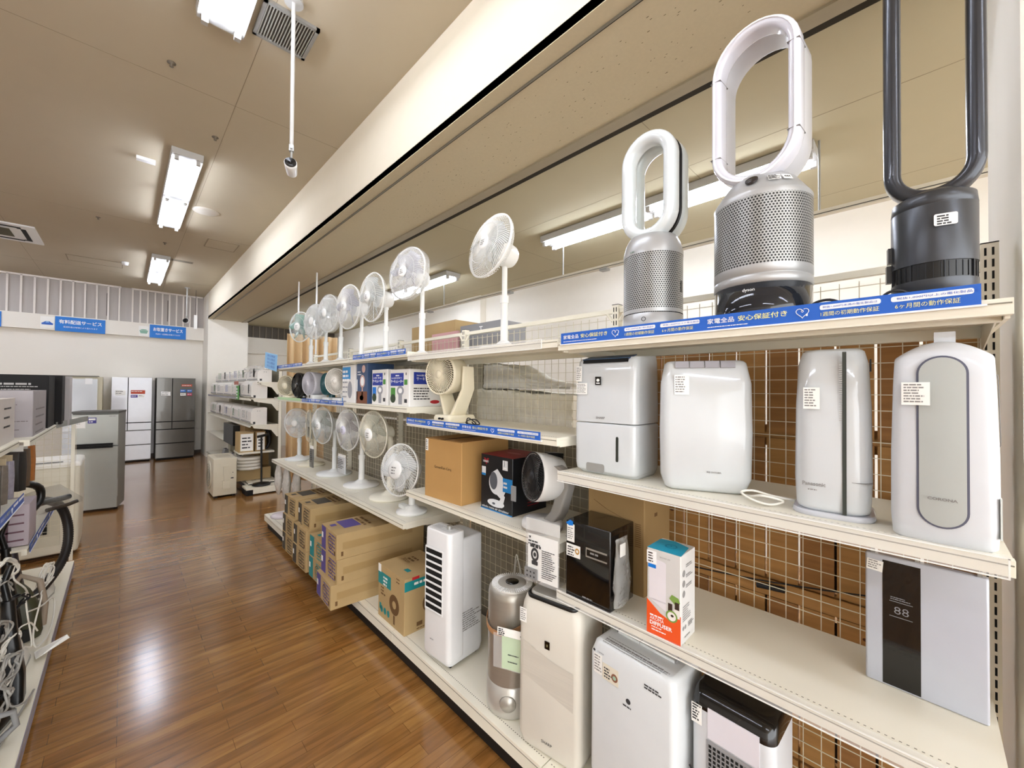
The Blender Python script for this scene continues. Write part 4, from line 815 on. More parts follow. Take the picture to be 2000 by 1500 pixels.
cable('power_cord', [(1.60, 1.62, .60), (1.60, 1.60, .72), (1.60, 1.57, .62), (1.61, 1.6, .5), (1.61, 1.62, .6), (1.61, 1.60, .69), (1.61, 1.56, .55), (1.62, 1.58, .2)], .003, cordw, 'white cord looped on the grid between the tower cooler and the silver heater')
# teal printed carton and protruding cartons
def deco_teal(c, hx, hy, h):
    M = FR(-hx); c.i = 0; c.rect(M, -hy+.0, .0, h-.125, h-.045); S = SD(-hy); c.rect(S, -hx, hx-.02, h-.075, h-.018); c.rect(M, -hy+.02, -hy+.045, .05, .09)
    for k in range(3): c.ell(M, -.12+k*.045, .055, .017, .022)
    T = TP(h); c.rect(T, .04, .09, -.09, -.06)
    c.i = 1
    for q in (.062, .05, .035): c.ell(M, .045, .14, q, q, .0008, rin=.93); c.ell(S, .035, .15, q*1.05, q*1.05, .0008, rin=.93)
    c.ell(M, .045, .14, .06, .06, .0006, rin=.4); c.ell(S, .035, .15, .062, .062, .0006, rin=.4); c.rect(M, .035, .055, .02, .075); c.prints(M, -.13, -.07, .2, 3, .02, .01, 4); c.prints(M, .07, .13, h-.02, 2, .02, .008, 4)
    c.text(T, '30cm', -.12, -.02, .03, .09); c.prints(T, -.1, .02, .06, 2, .03, .015, 4); c.rect(S, -.07, -.03, .03, .055); c.prints(S, -.07, .1, .018, 1, .01, .006, 6)
    c.i = 2; c.rect(M, -hy, -hy+.04, h-.05, h, .0012); c.prints(M, -.10, -.02, h-.065, 3, .022, .012, 7, .0012); c.prints(S, -.09, .07, h-.035, 1, .02, .015, 9, .0012); c.i = 3; c.rect(S, -hx+.05, -hx+.1, h-.018, h)
carton('cardboard_box', 'brown fan carton with teal panels standing beside the tower cooler', 'box', 1.222, 1.53, 2.165, 2.505, .165, .502, kraft, deco_teal, extra=[teal, kprint, paper, red])
def deco_fan(col_i):
    def d(c, hx, hy, h):
        M = FR(-hx); c.i = 0; c.rect(M, -hy+.01, -hy+.10, .004, h-.004); c.prints(M, .0, .14, h-.02, 6, .024, .010, 15)
        c.i = 1
        for q in (.05, .03): c.ell(M, .03, h/2, q, q*.95, .0009, rin=.85)
        T = TP(h); c.prints(T, -.12, .1, -.05, 2, .04, .02, 5); c.ell(T, .0, .12, .05, .05, .0008, rin=.8); c.rect(M, .11, .135, .02, .05); S = SD(-hy); c.i = 3; c.rect(S, -hx+.04, hx-.1, h*.36, h*.66, .0004); c.i = 1; c.rect(S, -hx+.03, -hx+.045, .02, .05)
        c.i = 2; c.rect(M, -hy+.015, -hy+.045, h-.09, h-.05, .0014)
        c.i = 0; c.rect(T, -hy+.03, .05, -.24, -.12); c.rect(T, -hy+.07, -hy+.12, -.30, -.26)
        c.i = 3; c.rect(TP(h), -.03, .03, -hx, hx, .0003)
    return d
purp = mat('print_purple', '594c8c', .65); dgrey = mat('print_charcoal', '4c463c', .7)
def stack(x0s, y0, y1, z0, hs, m3, labels, grp, yaws):
    z = z0
    for x0, h, l, yw in zip(x0s, hs, labels, yaws):
        carton('cardboard_box', l, 'box', x0, x0+.66, y0, y1, z, z+h, kraft, deco_fan(0), yw, grp, [m3, kprint, paper, tape]); z += h+.0008
G = 'long fan cartons jutting out over the base shelf'
stack([1.015, 1.045, 1.045], 2.735, 3.055, .165, [.162, .162, .168], purp, ['lowest long carton of the front stack beside the teal printed carton', 'middle long carton of the front stack beside the teal printed carton', 'top long carton of the front stack, with a purple panel'], G, [-3, -1, -2])
stack([1.075, 1.08], 3.085, 3.41, .165, [.162, .162], teal, ['lower long carton of the two with a teal end panel', 'upper long carton of the two with a teal end panel'], G, [0, 1])
stack([1.062, 1.066, 1.10], 3.455, 3.785, .165, [.162, .162, .172], dgrey, ['lowest long carton of the dark-printed stack nearer the camera', 'middle long carton of the dark-printed stack nearer the camera', 'top long carton of the dark-printed stack nearer the camera'], G, [1, 0, -1])
stack([1.075, 1.075, 1.09], 3.83, 4.15, .165, [.162, .162, .172], dgrey, ['lowest long carton of the furthest stack', 'middle long carton of the furthest stack', 'top long carton of the furthest stack'], G, [0, -1, 1])
o = MB().lathe([(0, 0), (.12, 0), (.13, .012), (.11, .03), (.03, .045), (0, .046)], 28).build('plastic_dish', mat('pinkish_plastic', 'd9cfd2', .35)); o.location = (1.34, 5.15, .165); tag(o, 'low pinkish round plastic dish lying at the far end of the base shelf', 'dish')
# ------------------------------------------------------------------ round fans
hubw = mat('hub_white', 'fbfbf8', .3)
def fan_head(t, hub, R, yaw, tilt, col, nw=84, blades=5, blade_c=None, badge=None, depth=.075, spiral=.35, motor=.062, rear=True, wire_r=.0009, hubr=.22, hubc=None, film_c=None):
    """head of a round fan turned to local -X; hub = world-local position of the ring centre"""
    T = Matrix.Translation(hub) @ Matrix.Rotation(math.radians(yaw), 4, 'Z') @ Matrix.Rotation(math.radians(tilt), 4, 'Y')
    def mk():
        c = MB(); c.M = T; return c
    c = mk(); ring = [(0, R*math.cos(2*PI*k/40), R*math.sin(2*PI*k/40)) for k in range(40)]; c.tube(ring, .0055, 6, True)
    rh = R*hubr; n = 5
    def wires(cc, sgn, dp, r0, nn, flat):
        for k in range(nn):
            a0 = 2*PI*k/nn; pts = []
            for j in range(n+1):
                f = j/n; r_ = r0+(R-r0)*f; a = a0+spiral*sgn*(1-f); x = sgn*dp*(math.sqrt(max(0, 1-(f*.98)**3)))+0
                pts.append((x, r_*math.cos(a), r_*math.sin(a)))
            cc.tube(pts, wire_r, 3, smooth=False)
        for q in ((.55,) if nn > 50 else (.4, .6, .8)):
            r_ = r0+(R-r0)*q; cc.tube([(sgn*dp*math.sqrt(max(0, 1-(q*.98)**3)), r_*math.cos(2*PI*k/24), r_*math.sin(2*PI*k/24)) for k in range(24)], wire_r*1.2, 3, True)
    wires(c, -1, depth*.55, rh*.95, nw, .6); c.build('front_grille', col, t)
    c = mk(); wires(c, 1, depth*.8, rh*.8, max(36, nw*2//3), .6); c.tube([(.006, p[1]*.995, p[2]*.995) for p in ring], .004, 5, True); c.build('rear_grille', col, t)
    c = mk(); x = -depth*.55; c.lathe([(0, x-.008), (rh*.8, x-.007), (rh, x-.001), (rh*.98, x+.006), (0, x+.006)], 28, ax='x')
    c.build('hub_badge', hubc or hubw, t)
    if badge:
        c = mk(); c.prints(FR(x-.0085), -rh*.4, rh*.5, rh*.3, 3, rh*.3, rh*.14, badge); c.build('badge_print', inkl, t)
    bm = blade_c or blade_m
    for b in range(blades):
        c = mk(); a0 = 2*PI*b/blades; w_ = 2*PI/blades*.72; rows_ = []
        for j in range(6):
            f = j/5; r_ = R*.16+(R*.84-R*.16)*f; row = []
            for i in range(6):
                g = i/5-.5; ww = w_*(.55+.6*math.sin(PI*min(1, f*.8+.15))); a = a0+g*ww+f*.35; row.append((.028*math.sin(g*2.4)*(.5+.6*f)-.004, r_*math.cos(a), r_*math.sin(a)))
            rows_.append(row)
        vs = [p for q in rows_ for p in q]; fs = [(j*6+i, j*6+i+1, j*6+i+7, j*6+i+6) for j in range(5) for i in range(5)]
        c.add(vs, fs, True); o = c.build('blade', bm, t); s = o.modifiers.new('thickness', 'SOLIDIFY'); s.thickness = .002
    c = mk(); c.lathe([(0, -.02), (R*.16, -.015), (R*.17, .02), (0, .025)], 24, ax='x'); c.build('blade_hub', bm, t)
    c = mk(); d0 = depth*.8; c.lathe([(motor*1.15, d0-.02), (motor*1.1, d0+.02), (motor, d0+.085), (motor*.8, d0+.105), (0, d0+.11)], 28, ax='x'); c.build('motor_housing', col, t)
    if film_c:
        c = mk(); N = 30; r_ = random.Random(int(R*1e4)); rings = []
        for xx, q in ((-depth*.6, .35), (-depth*.55, .8), (-.01, 1.045), (.04, 1.03), (depth*.9, .7), (depth*.9+.05, .5)): rings.append([(xx+r_.uniform(-.004, .004), q*R*math.cos(2*PI*k/N)+r_.uniform(-.002, .002), q*R*math.sin(2*PI*k/N)) for k in range(N)])
        c.loft(rings, False); c.build('dust_cover', film_c, t)
    return T
def pedestal_fan(label, X, Y, zb, hub, R, yaw, tilt=0, base=.14, pr=(.021, .015), col=None, split=.55, **kw):
    t = thing('pedestal_fan', label, 'fan', (X, Y, zb)); col = col or ivory; h = hub[2]-.02
    MB().lathe([(0, 0), (base*.97, 0), (base, .008), (base*.98, .018), (base*.5, .028), (pr[0]*2.2, .036), (pr[0]*1.25, .055), (0, .056)], 36).build('base', col, t)
    c = MB(); c.cyl((0, 0, .04), (0, 0, h*split), pr[0], 20, pr[0]*.93); c.build('pole', col, t)
    c = MB(); c.cyl((0, 0, h*split-.03), (0, 0, h*split+.01), pr[0]*1.12, 20); c.build('height_collar', col, t)
    c = MB(); c.cyl((0, 0, h*split), (0, 0, h-.03), pr[1], 18); c.build('inner_pole', col, t)
    c = MB(); 
    a = math.radians(yaw); dx, dy = math.cos(a), math.sin(a)
    c.tube([(0, 0, h-.06), (0, 0, h-.02), (hub[0]+dx*.10, hub[1]+dy*.10, hub[2]-.02)], pr[0]*.95, 12); c.build('neck', col, t)
    fan_head(t, Vector(hub), R, yaw, tilt, col, **kw); return t
wf = mat('fan_white', 'ecece8', .35); wf2 = mat('fan_cool_white', 'e6e8e6', .35); gb = mat('blade_grey_white', 'd4d9d8', .2, alpha=.5); tb = mat('blade_teal', '6fae9f', .2, alpha=.6)
lb = mat('blade_lilac', 'b9b9c8', .25, alpha=.6)
# top shelf, front to back
pedestal_fan('round white fan on the top shelf nearest the bladeless fans, tilted upward', 1.50, 1.61, 1.86, (-.11, .0, .555), .176, -5, 13, wire_r=.0013, nw=90, blade_c=gb, badge=2, col=wf, spiral=.55, blades=5)
pedestal_fan('round white fan second from the front on the top shelf, lilac hub', 1.50, 2.46, 1.86, (-.11, .02, .585), .180, 9, 6, nw=70, blade_c=lb, badge=3, col=wf, film_c=film, blades=7)
pedestal_fan('round fan third from the front on the top shelf, with a thick bright rim', 1.50, 3.0, 1.885, (-.12, .0, .475), .19, 2, 0, nw=60, badge=4, col=wf, blade_c=gb)
pedestal_fan('round fan fourth from the front on the top shelf, with greyish translucent face', 1.50, 3.46, 1.885, (-.12, .0, .465), .19, 6, 0, nw=110, blade_c=lb, badge=5, col=wf, hubr=.2)
pedestal_fan('round fan fifth from the front on the top shelf, wrapped in plastic', 1.50, 3.93, 1.885, (-.12, .0, .47), .175, 8, 0, nw=70, col=wf2, film_c=film, blade_c=gb)
pedestal_fan('round fan sixth from the front on the top shelf, thin rim and clear wrap', 1.50, 4.33, 1.885, (-.11, .0, .44), .175, 14, 0, nw=60, col=wf2, film_c=film, blade_c=gb)
pedestal_fan('round fan with teal blades, furthest on the top shelf', 1.50, 4.79, 1.885, (-.11, .02, .435), .165, 22, 0, nw=70, col=wf2, blade_c=tb, badge=6, hubr=.26)
# fan shelf
net = mat('net_grey', 'd5d5ca', .5)
t = pedestal_fan('small clear-bladed desk fan beside the plain brown carton', 1.43, 2.45, .80, (-.085, .02, .30), .172, 14, 8, base=.105, pr=(.022, .02), col=wf, nw=60, spiral=.5, blades=3, blade_c=mat('blade_clear_white', 'eef2f5', .12, alpha=.6), badge=9, hubr=.36, wire_r=.0014, hubc=white)
c = MB()
for k in range(7): c.box(-.06, -.02, -.0+.03*k/2-.02, .004+.03*k/2-.02, .03, .055)
c.build('base_buttons', wf, t)
pedestal_fan('large pedestal fan with fine wires and a cream round hub, nearest on the fan shelf', 1.50, 2.90, .80, (-.12, .05, .495), .178, 8, 0, base=.155, pr=(.026, .024), col=ivory, nw=120, blade_c=mat('blade_sage', 'aeb4a6', .3, alpha=.5), hubr=.28, badge=10, wire_r=.0008)
pedestal_fan('pedestal fan with greyish lilac face and white hub sticker, second on the fan shelf', 1.50, 3.42, .80, (-.12, .02, .49), .175, 8, 0, base=.15, pr=(.026, .02), col=wf, nw=120, blade_c=mat('blade_mauve', '9d969a', .3, alpha=.65), hubr=.22, badge=11, wire_r=.0008, hubc=mat('hub_lilac', 'd9d8ea', .4))
pedestal_fan('pedestal fan with grey-green face and a wide low base, third on the fan shelf', 1.50, 4.05, .80, (-.12, .0, .485), .175, 10, 0, base=.165, pr=(.022, .018), col=wf2, nw=110, blade_c=mat('blade_green_grey', '9fa89e', .3, alpha=.65), hubr=.22, badge=12, wire_r=.0008)
pedestal_fan('pedestal fan seen nearly edge-on, with a tan pole, on the fan shelf', 1.49, 4.70, .80, (-.05, -.10, .44), .175, -16, 0, base=.14, pr=(.02, .02), col=mat('fan_cream', 'e3dcc6', .4), nw=80, blade_c=gb, wire_r=.0009)
pedestal_fan('pedestal fan wrapped in clear plastic next to the curtain, furthest on the fan shelf', 1.50, 5.15, .80, (-.06, -.10, .44), .165, 34, 0, base=.15, pr=(.022, .022), col=wf2, nw=60, film_c=film, blade_c=gb)
# packs hanging from the fan poles
def pack(name, label, loc, w_, h_, m, seed, yaw=0, topc=None, dpt=.012, extra=None):
    t = thing(name, label, 'hanging pack', loc, yaw); rbody(MB(), [(0, dpt/2, w_/2, .004, 0), (h_/2, dpt/2*1.2, w_/2, .004, 0), (h_*.86, dpt/2, w_/2*.98, .004, 0)], .002, 2).build('pack_body', m, t)
    MB().box(-.001, .001, -w_/2, w_/2, h_*.86, h_).build('header_card', topc or paper, t); c = MB(); c.prints(FR(-dpt/2-.0025), -w_*.4, w_*.4, h_*.75, 6, h_*.09, h_*.035, seed, .0012); c.build('pack_print', extra or ink, t); return t
pack('remote_pack', 'small white and black remote pack hanging between the fan poles', (1.40, 4.40, .83), .10, .22, mat('pack_mixed', '6a6864', .4, var=.3, scale=25), 3)
pack('accessory_pack', 'pack with a picture of a fan hanging beside the third pedestal fan', (1.42, 3.66, .88), .17, .17, mat('pack_grey', 'c9cbcc', .4), 4)
t = thing('instruction_pack', 'white instruction sheet and remote in a bag, hanging before the second fan shelf post', 'hanging pack', (1.262, 1.11, .835), 6)
MB().box(-.002, .0, -.085, .085, .0, .265).build('sleeve', clear, t); MB().box(.0005, .002, -.078, .075, .012, .20).build('sheet', paper, t); MB().box(.0, .003, -.085, .085, .215, .265).build('header_card', paper, t)
c = MB(); M = FR(-.0025); c.prints(M, -.07, .0, .175, 2, .012, .006, 3); c.prints(M, -.06, .01, .158, 1, .01, .011, 9); c.prints(M, -.0, .075, .145, 14, .0085, .0035, 5); c.poly(M, [(-.068, .192), (-.062, .18), (-.056, .192)]); c.ell(M, -.036, .118, .02, .028, .001, rin=.6); c.ell(M, -.036, .118, .007, .009, .001); c.rrect(M, -.052, -.02, .074, .092, .005, .001); c.build('sheet_print', ink, t)
c = MB(); c.box(-.010, -.003, .02, .085, .015, .058); c.i = 1
for i in range(3):
    for j in range(2): c.ell(FR(-.0105), -.07+i*.018, .026+j*.018, .004, .004)
c.build('remote_control', [greyp, ink], t)

# second shelf goods
def deco_circ(n, gcol):
    def d(c, hx, hy, h):
        M = FR(-hx); S = SD(-hy); c.i = 0; c.rect(M, -hy+.01, hy*.42, h*.55, h*.9); c.rect(S, -hx+.03, hx-.03, h*.60, h*.92)
        c.i = 1; c.text(M, 'サーキュレーター', -hy+.015, h*.63, h*.09, hy*1.28, off=.0012, bold=.03); c.text(M, n, -hy+.02, h*.74, h*.05, hy*1.1, off=.0012); c.prints(M, -hy*.4, .02, h*.85, 1, .01, h*.035, 3, .0012); c.text(S, 'サーキュレーター', -hx+.05, h*.7, h*.09, hx*1.4, off=.0012); c.text(S, n, -hx+.05, h*.81, h*.05, hx, off=.0012)
        c.i = 2; c.rect(M, hy*.48, hy*.80, h*.58, h*.72); c.i = gcol; c.rect(M, -hy*.9, -hy*.42, h*.2, h*.5); c.i = 3; c.ell(M, -hy*.66, h*.2, hy*.28, h*.12, .0009)
        c.i = 4; c.ell(M, hy*.1, h*.42, hy*.36, h*.13, .0012); c.rect(M, -hy*.08, hy*.28, h*.05, h*.35, .001); c.i = 1; c.ell(M, hy*.1, h*.42, hy*.2, h*.07, .0014); c.i = 5; c.rect(M, hy*.5, hy*.78, h*.1, h*.2); c.ell(M, hy*.66, h*.87, .006, .01)
        c.prints(S, -hx+.03, hx*.6, h*.5, 5, h*.07, h*.03, 8); c.i = 6; c.ell(S, hx*.55, h*.12, hx*.3, h*.05)
    return d
dblue = mat('print_navy', '233a9c', .5)
EX = [dblue, wht, green, mat('print_forest', '33442f', .6), mat('print_fan_grey', '9b9ca2', .5), ink, red, bblue]
box_w = mat('box_white', 'eceae6', .45)
carton('product_box', 'white and blue printed circulator box next to the cream circulator', 'box', 1.33, 1.58, 2.325, 2.59, 1.53, 1.778, box_w, deco_circ('360度首振り', 2), extra=EX)
carton('product_box', 'white and blue printed circulator box left of its near twin', 'box', 1.33, 1.58, 2.632, 2.872, 1.53, 1.785, box_w, deco_circ('24畳 首振', 7), extra=EX)
def deco_pink(c, hx, hy, h):
    M = FR(-hx); c.i = 0; c.rect(M, -hy, hy, 0, h*.3); c.i = 1; c.ell(M, .01, h*.55, .045, .05); c.rect(M, .0, .02, h*.16, h*.42); c.ell(M, .0, h*.14, .035, .02); c.ell(M, .03, h*.86, .03, .03); c.i = 2; c.ell(M, .01, h*.55, .03, .035, .001); c.rect(M, -hy+.005, -hy+.02, h*.1, h*.6); c.prints(M, -hy+.02, .0, h*.8, 2, .02, .008, 3)
carton('product_box', 'dark blue box showing a pink fan, at the post of the middle shelf', 'box', 1.33, 1.55, 2.953, 3.149, 1.53, 1.842, mat('box_slate_blue', '3f5578', .4), deco_pink, extra=[mat('print_rust', '7a4a33', .5), mat('print_pink', 'd8b2a6', .5), wht])
def deco_tall(c, hx, hy, h):
    M = FR(-hx); c.i = 0; c.rect(M, -hy+.005, hy*.3, h*.62, h*.95); c.rect(M, -hy, -hy+.02, 0, h*.12); c.i = 1; c.prints(M, -hy+.015, hy*.2, h*.86, 3, .035, .02, 3, .0012); c.i = 2; c.ell(M, .03, h*.34, .045, .07); c.prints(M, -hy+.01, 0, h*.56, 6, .04, .012, 5)
carton('product_box', 'tall white box with a sky-blue panel left of the dark blue box', 'box', 1.33, 1.53, 3.18, 3.44, 1.53, 1.838, box_w, deco_tall, extra=[mat('print_sky', '2f8fd0', .5), wht, mat('print_fan_grey', '9b9ca2', .5)])
def circulator(label, X, Y, zb, hub, R, yaw, tilt, col, dep=.1, inner=None, ribs=48, hubf=.2, base='yoke', hole=None):
    t = thing('air_circulator', label, 'fan', (X, Y, zb)); T = Matrix.Translation(hub) @ Matrix.Rotation(math.radians(yaw), 4, 'Z') @ Matrix.Rotation(math.radians(tilt), 4, 'Y')
    def mk(): c = MB(); c.M = T; return c
    mk().lathe([(R*.93, -.012), (R, -.012), (R*1.0, .01), (R*.97, dep*.5), (R*.86, dep), (R*.6, dep*1.2), (0, dep*1.25)], 40, ax='x', cap=False).build('drum_housing', col, t)
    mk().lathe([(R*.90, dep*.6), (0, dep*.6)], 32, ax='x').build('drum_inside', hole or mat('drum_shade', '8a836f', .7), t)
    c = mk(); r_in = R*hubf
    for k in range(ribs):
        pts = []
        for j in range(6):
            f = j/5; r_ = r_in+(R*.95-r_in)*f; a = 2*PI*k/ribs+.55*f; pts.append((-.010-.012*(1-f), r_*math.cos(a), r_*math.sin(a)))
        c.tube(pts, .0022*R/.115, 4, smooth=False)
    for q in (.97, .80): c.tube([(-.012, R*q*math.cos(2*PI*k/36), R*q*math.sin(2*PI*k/36)) for k in range(36)], .0035*R/.115 if q > .9 else .0014, 6, True)
    c.build('front_grille', inner or col, t)
    mk().lathe([(0, -.028), (r_in*.9, -.026), (r_in*1.05, -.018), (0, -.01)], 24, ax='x').build('hub_cap', inner or col, t)
    return t, T
cream = mat('cream_plastic', 'e9e0c6', .35)
t, T = circulator('large cream circulator on a square stand in the middle of the second shelf', 1.42, 1.98, 1.45, (-.07, .015, .285), .121, 10, 0, cream, .13)
rbody(MB(), [(0, .10, .085, .02, .02), (.03, .10, .085, .02, .02), (.045, .095, .08, .02, .02)], .006).build('base', cream, t)
c = MB(); c.loft([[(x, y, .04) for x, y in rr(.02, -.03, .055, .012, .008)], [(x, y, .20) for x, y in rr(.03, -.115, .045, .010, .008)], [(x, y, .33) for x, y in rr(.02, -.128, .038, .009, .008)]]); c.build('yoke_arm', cream, t)
c = MB(); c.loft([[(x, y, .04) for x, y in rr(.02, .03, .055, .012, .008)], [(x, y, .20) for x, y in rr(.03, .125, .045, .010, .008)], [(x, y, .31) for x, y in rr(.02, .14, .038, .009, .008)]]); c.build('yoke_arm', cream, t)
c = MB(); c.cyl((-.095, .0, .025), (-.083, .0, .025), .006, 12); c.cyl((-.095, -.03, .025), (-.083, -.03, .025), .006, 12); c.build('button', dark, t)
cable('power_cord', [(1.40, 1.80, 1.455), (1.37, 1.77, 1.475), (1.36, 1.74, 1.49), (1.37, 1.70, 1.47), (1.39, 1.72, 1.455), (1.36, 1.76, 1.46), (1.35, 1.73, 1.48), (1.36, 1.68, 1.485), (1.38, 1.67, 1.46), (1.38, 1.72, 1.458), (1.36, 1.71, 1.47)], .0032, cordb, 'black cord bundled right of the cream circulator')
t, T = circulator('small white-ribbed circulator on a stem left of the tall white box', 1.40, 3.60, 1.53, (-.06, .0, .175), .118, 26, 0, mat('circ_white', 'e7e2d8', .35), .06)
rbody(MB(), [(0, .07, .08, .02, 0), (.03, .07, .08, .02, 0)], .006).build('base', white, t); MB().cyl((0, 0, .02), (-.02, 0, .1), .014, 12).build('stem', white, t)
tealm = mat('dark_teal', '1f5a60', .3)
t, T = circulator('dark teal circulator partly hidden behind the small white-ribbed one', 1.42, 3.92, 1.53, (-.05, .0, .155), .105, 5, 0, tealm, .1, inner=tealm)
rbody(MB(), [(0, .07, .07, .02, 0), (.03, .07, .07, .02, 0)], .006).build('base', white, t); MB().cyl((0, 0, .02), (-.0, 0, .07), .03, 12).build('stem', tealm, t)
lil = mat('lilac_grey_plastic', 'cfccd2', .4)
t, T = circulator('pale lilac drum circulator with a long body on the middle shelf', 1.40, 4.27, 1.53, (-.07, .0, .16), .118, 12, 0, lil, .17, ribs=40)
rbody(MB(), [(0, .075, .1, .02, 0), (.05, .075, .1, .02, 0)], .008).build('base', white, t); c = MB(); c.cyl((-.085, .06, .03), (-.07, .06, .03), .012, 12); c.box(-.079, -.0755, -.04, .0, .02, .045); c.build('dial', [mat('dial_brown', '5c5244', .4)], t)
t, T = circulator('black round circulator on the middle shelf', 1.42, 4.72, 1.53, (-.06, .0, .145), .135, 10, 0, gblack, .1, inner=gblack, hole=black)
MB().cyl((0, 0, 0), (0, 0, .03), .08, 24).build('base', gblack, t)
t, T = circulator('small cream clip fan, furthest on the middle shelf', 1.38, 5.12, 1.53, (-.04, .0, .14), .118, 28, 0, cream, .07, ribs=30, hubf=.3)
MB().lathe([(0, 0), (.08, 0), (.07, .02), (.02, .03), (0, .03)], 20).build('base', cream, t); MB().cyl((.02, 0, .02), (.01, 0, .08), .012, 10).build('stem', cream, t)

# circulator shelf, second bay
def deco_green(c, hx, hy, h):
    M = FR(-hx); c.i = 0; c.text(M, 'GreenFan Cirq', -.075, h*.50, .020, .155); c.i = 1; c.rect(M, -hy+.005, -hy+.032, h-.075, h-.005); c.i = 2; c.prints(M, -hy+.009, -hy+.028, h-.012, 6, .01, .005, 3, .0012); c.i = 3; c.rect(TP(h), -.02, .02, -hx, hx, .0004); c.rect(M, -hy, hy, h-.003, h-.001)
carton('cardboard_box', 'plain brown carton with a single line of lettering, on the circulator shelf', 'box', 1.318, 1.69, 1.765, 2.105, 1.01, 1.356, mat('plain_kraft', 'ba9057', .7, var=.04), deco_green, yaw=3, extra=[mat('print_brown', '2a1e12', .7), paper, ink, kprint])
def deco_vor(c, hx, hy, h):
    M = FR(-hx); S = SD(-hy); T = TP(h)
    c.i = 0; c.poly(M, [(-.01, .10), (.045, .07), (.075, .12), (.06, .18), (.01, .225), (-.035, .20), (-.045, .14)][::-1]); c.ell(M, 0, .15, .055, .06, .0010); c.poly(M, [(.0, .03), (.05, .03), (.07, .09), (.055, .1), (.025, .06)], .0014); c.ell(M, .0, .045, .065, .02, .0018)
    c.i = 1; c.ell(M, -.018, .16, .030, .046, .0022); c.ell(M, -.015, .042, .012, .006, .0024)
    c.i = 2; c.rect(M, .052, hy, .115, .185, .0009)
    c.i = 0; c.text(M, 'whole room air circulator', -.11, .010, .012, .21, off=.0026, bold=.02); c.text(M, 'VORNADO', -.105, h-.042, .012, .045, bold=.03); c.prints(M, .058, .1, .165, 2, .02, .01, 3, .0014); c.rect(M, -.115, -.082, h-.105, h-.065); c.rect(M, .05, .088, h-.065, h-.015, .001)
    c.i = 3; c.poly(M, [(-.1, h-.018), (-.085, h-.018), (-.078, h-.028), (-.071, h-.018), (-.056, h-.018), (-.078, h-.055)], .0008); c.rect(T, -hy, hy, -hx, hx*.9); c.prints(S, -.02, .08, .1, 5, .015, .005, 8)
    c.i = 4; c.text(M, '1', .062, h-.045, .025); c.prints(M, .056, .083, h-.05, 1, .01, .006, 2, .002); c.i = 2; c.rect(M, -.115, -.082, h-.112, h-.1, .0014); c.rect(M, -hy, hy, 0, .006)
    c.i = 5; c.ell(T, 0, .0, .05, .02, .001)
carton('product_box', 'black box with a red top and a white fan picture beside the plain brown carton', 'box', 1.40, 1.66, 1.432, 1.677, 1.01, 1.30, mat('box_black', '17181c', .35), deco_vor, extra=[mat('print_fan_white', 'dddfe2', .4), mat('print_fan_dark', '5a5e66', .5), mat('print_azure', '1f7fc4', .5), mat('print_crimson', '8f1a26', .5), wht, mat('print_pale_red', 'b46a6c', .6)])
t, T = circulator('white circulator turned away on a grey arm stand, beside the black box', 1.39, 1.225, 1.01, (-.03, .02, .24), .112, -20, 6, mat('robot_white', 'dcdad6', .3), .12, inner=mat('rib_dark', '1e1e20', .4), hole=dark, hubf=.3)
MB().lathe([(0, 0), (.09, 0), (.094, .01), (.094, .03), (.088, .045), (0, .05)], 40).build('base', white, t); MB().lathe([(.0945, .006), (.0955, .012), (.0945, .018)], 40, cap=False).build('base_trim', mat('champagne_trim', 'a49b90', .3, .5), t)
c = MB(); rings = [[(x, y, z) for x, y in rr(cx, cy, hx, hy, .012)] for z, cx, cy, hx, hy in ((.03, .03, -.03, .05, .03), (.08, .05, -.06, .035, .03), (.2, .06, -.095, .03, .028), (.27, .04, -.10, .028, .025), (.30, .01, -.08, .025, .02))]; c.loft(rings); c.build('arm_stand', mat('arm_grey', '97938d', .35), t)
c = MB(); c.M = T; c.box(.05, .13, -.02, .02, .09, .115); c.build('carry_handle', black, t)
c = MB(); c.box(-.085, -.08, .09, .12, .12, .19); c.build('remote_control', greyp, t)
# ------------------------------------------------------------------ far shelving with wall air conditioners
t = thing('shelving_bay', 'far shelving unit of wall air conditioners in front of the pillar', 'shelving', (1.84, 7.36, 0)); L = 4.3
for y in (0, 1.45, 2.85, L): upright(t, y, 2.0)
MB().box(.02, .03, 0, L, .1, 1.98).build('back_panel', mat('olive_grey_panel', '9a947e', .7), t)
for z, xf in ((1.735, -.32), (1.47, -.42), (1.05, -.42), (.62, -.32), (.14, -.44)):
    c = MB(); c.box(xf, -.02, 0, L, z-.014, z); c.box(xf-.004, xf+.015, 0, L, z-.035, z); 
    if z != .62: sh = c.build('shelf', shelfm, t)
    else: c = MB(); c.box(-.44, -.02, 1.9, L, z-.014, z); sh = c.build('shelf', shelfm, t)
    if z > 1: c = MB(); c.loft([[(xf+.04, y, z-.015), (xf+.06, y, z-.05), (-.12, y, z-.09), (-.04, y, z-.2), (-.02, y, z-.2), (-.02, y, z-.015)] for y in (.003, .02)], smooth=False); c.build('bracket', shelfm, sh)
MB().box(-.40, -.0, 0, L, 0, .125).build('kick_plate', mat('kick_black', '15120f', .6), t)
c = MB(); c.box(-.425, -.423, 1.0, L, 1.44, 1.475); c.build('price_strip', mat('strip_grey', '9a99a0', .4), t)
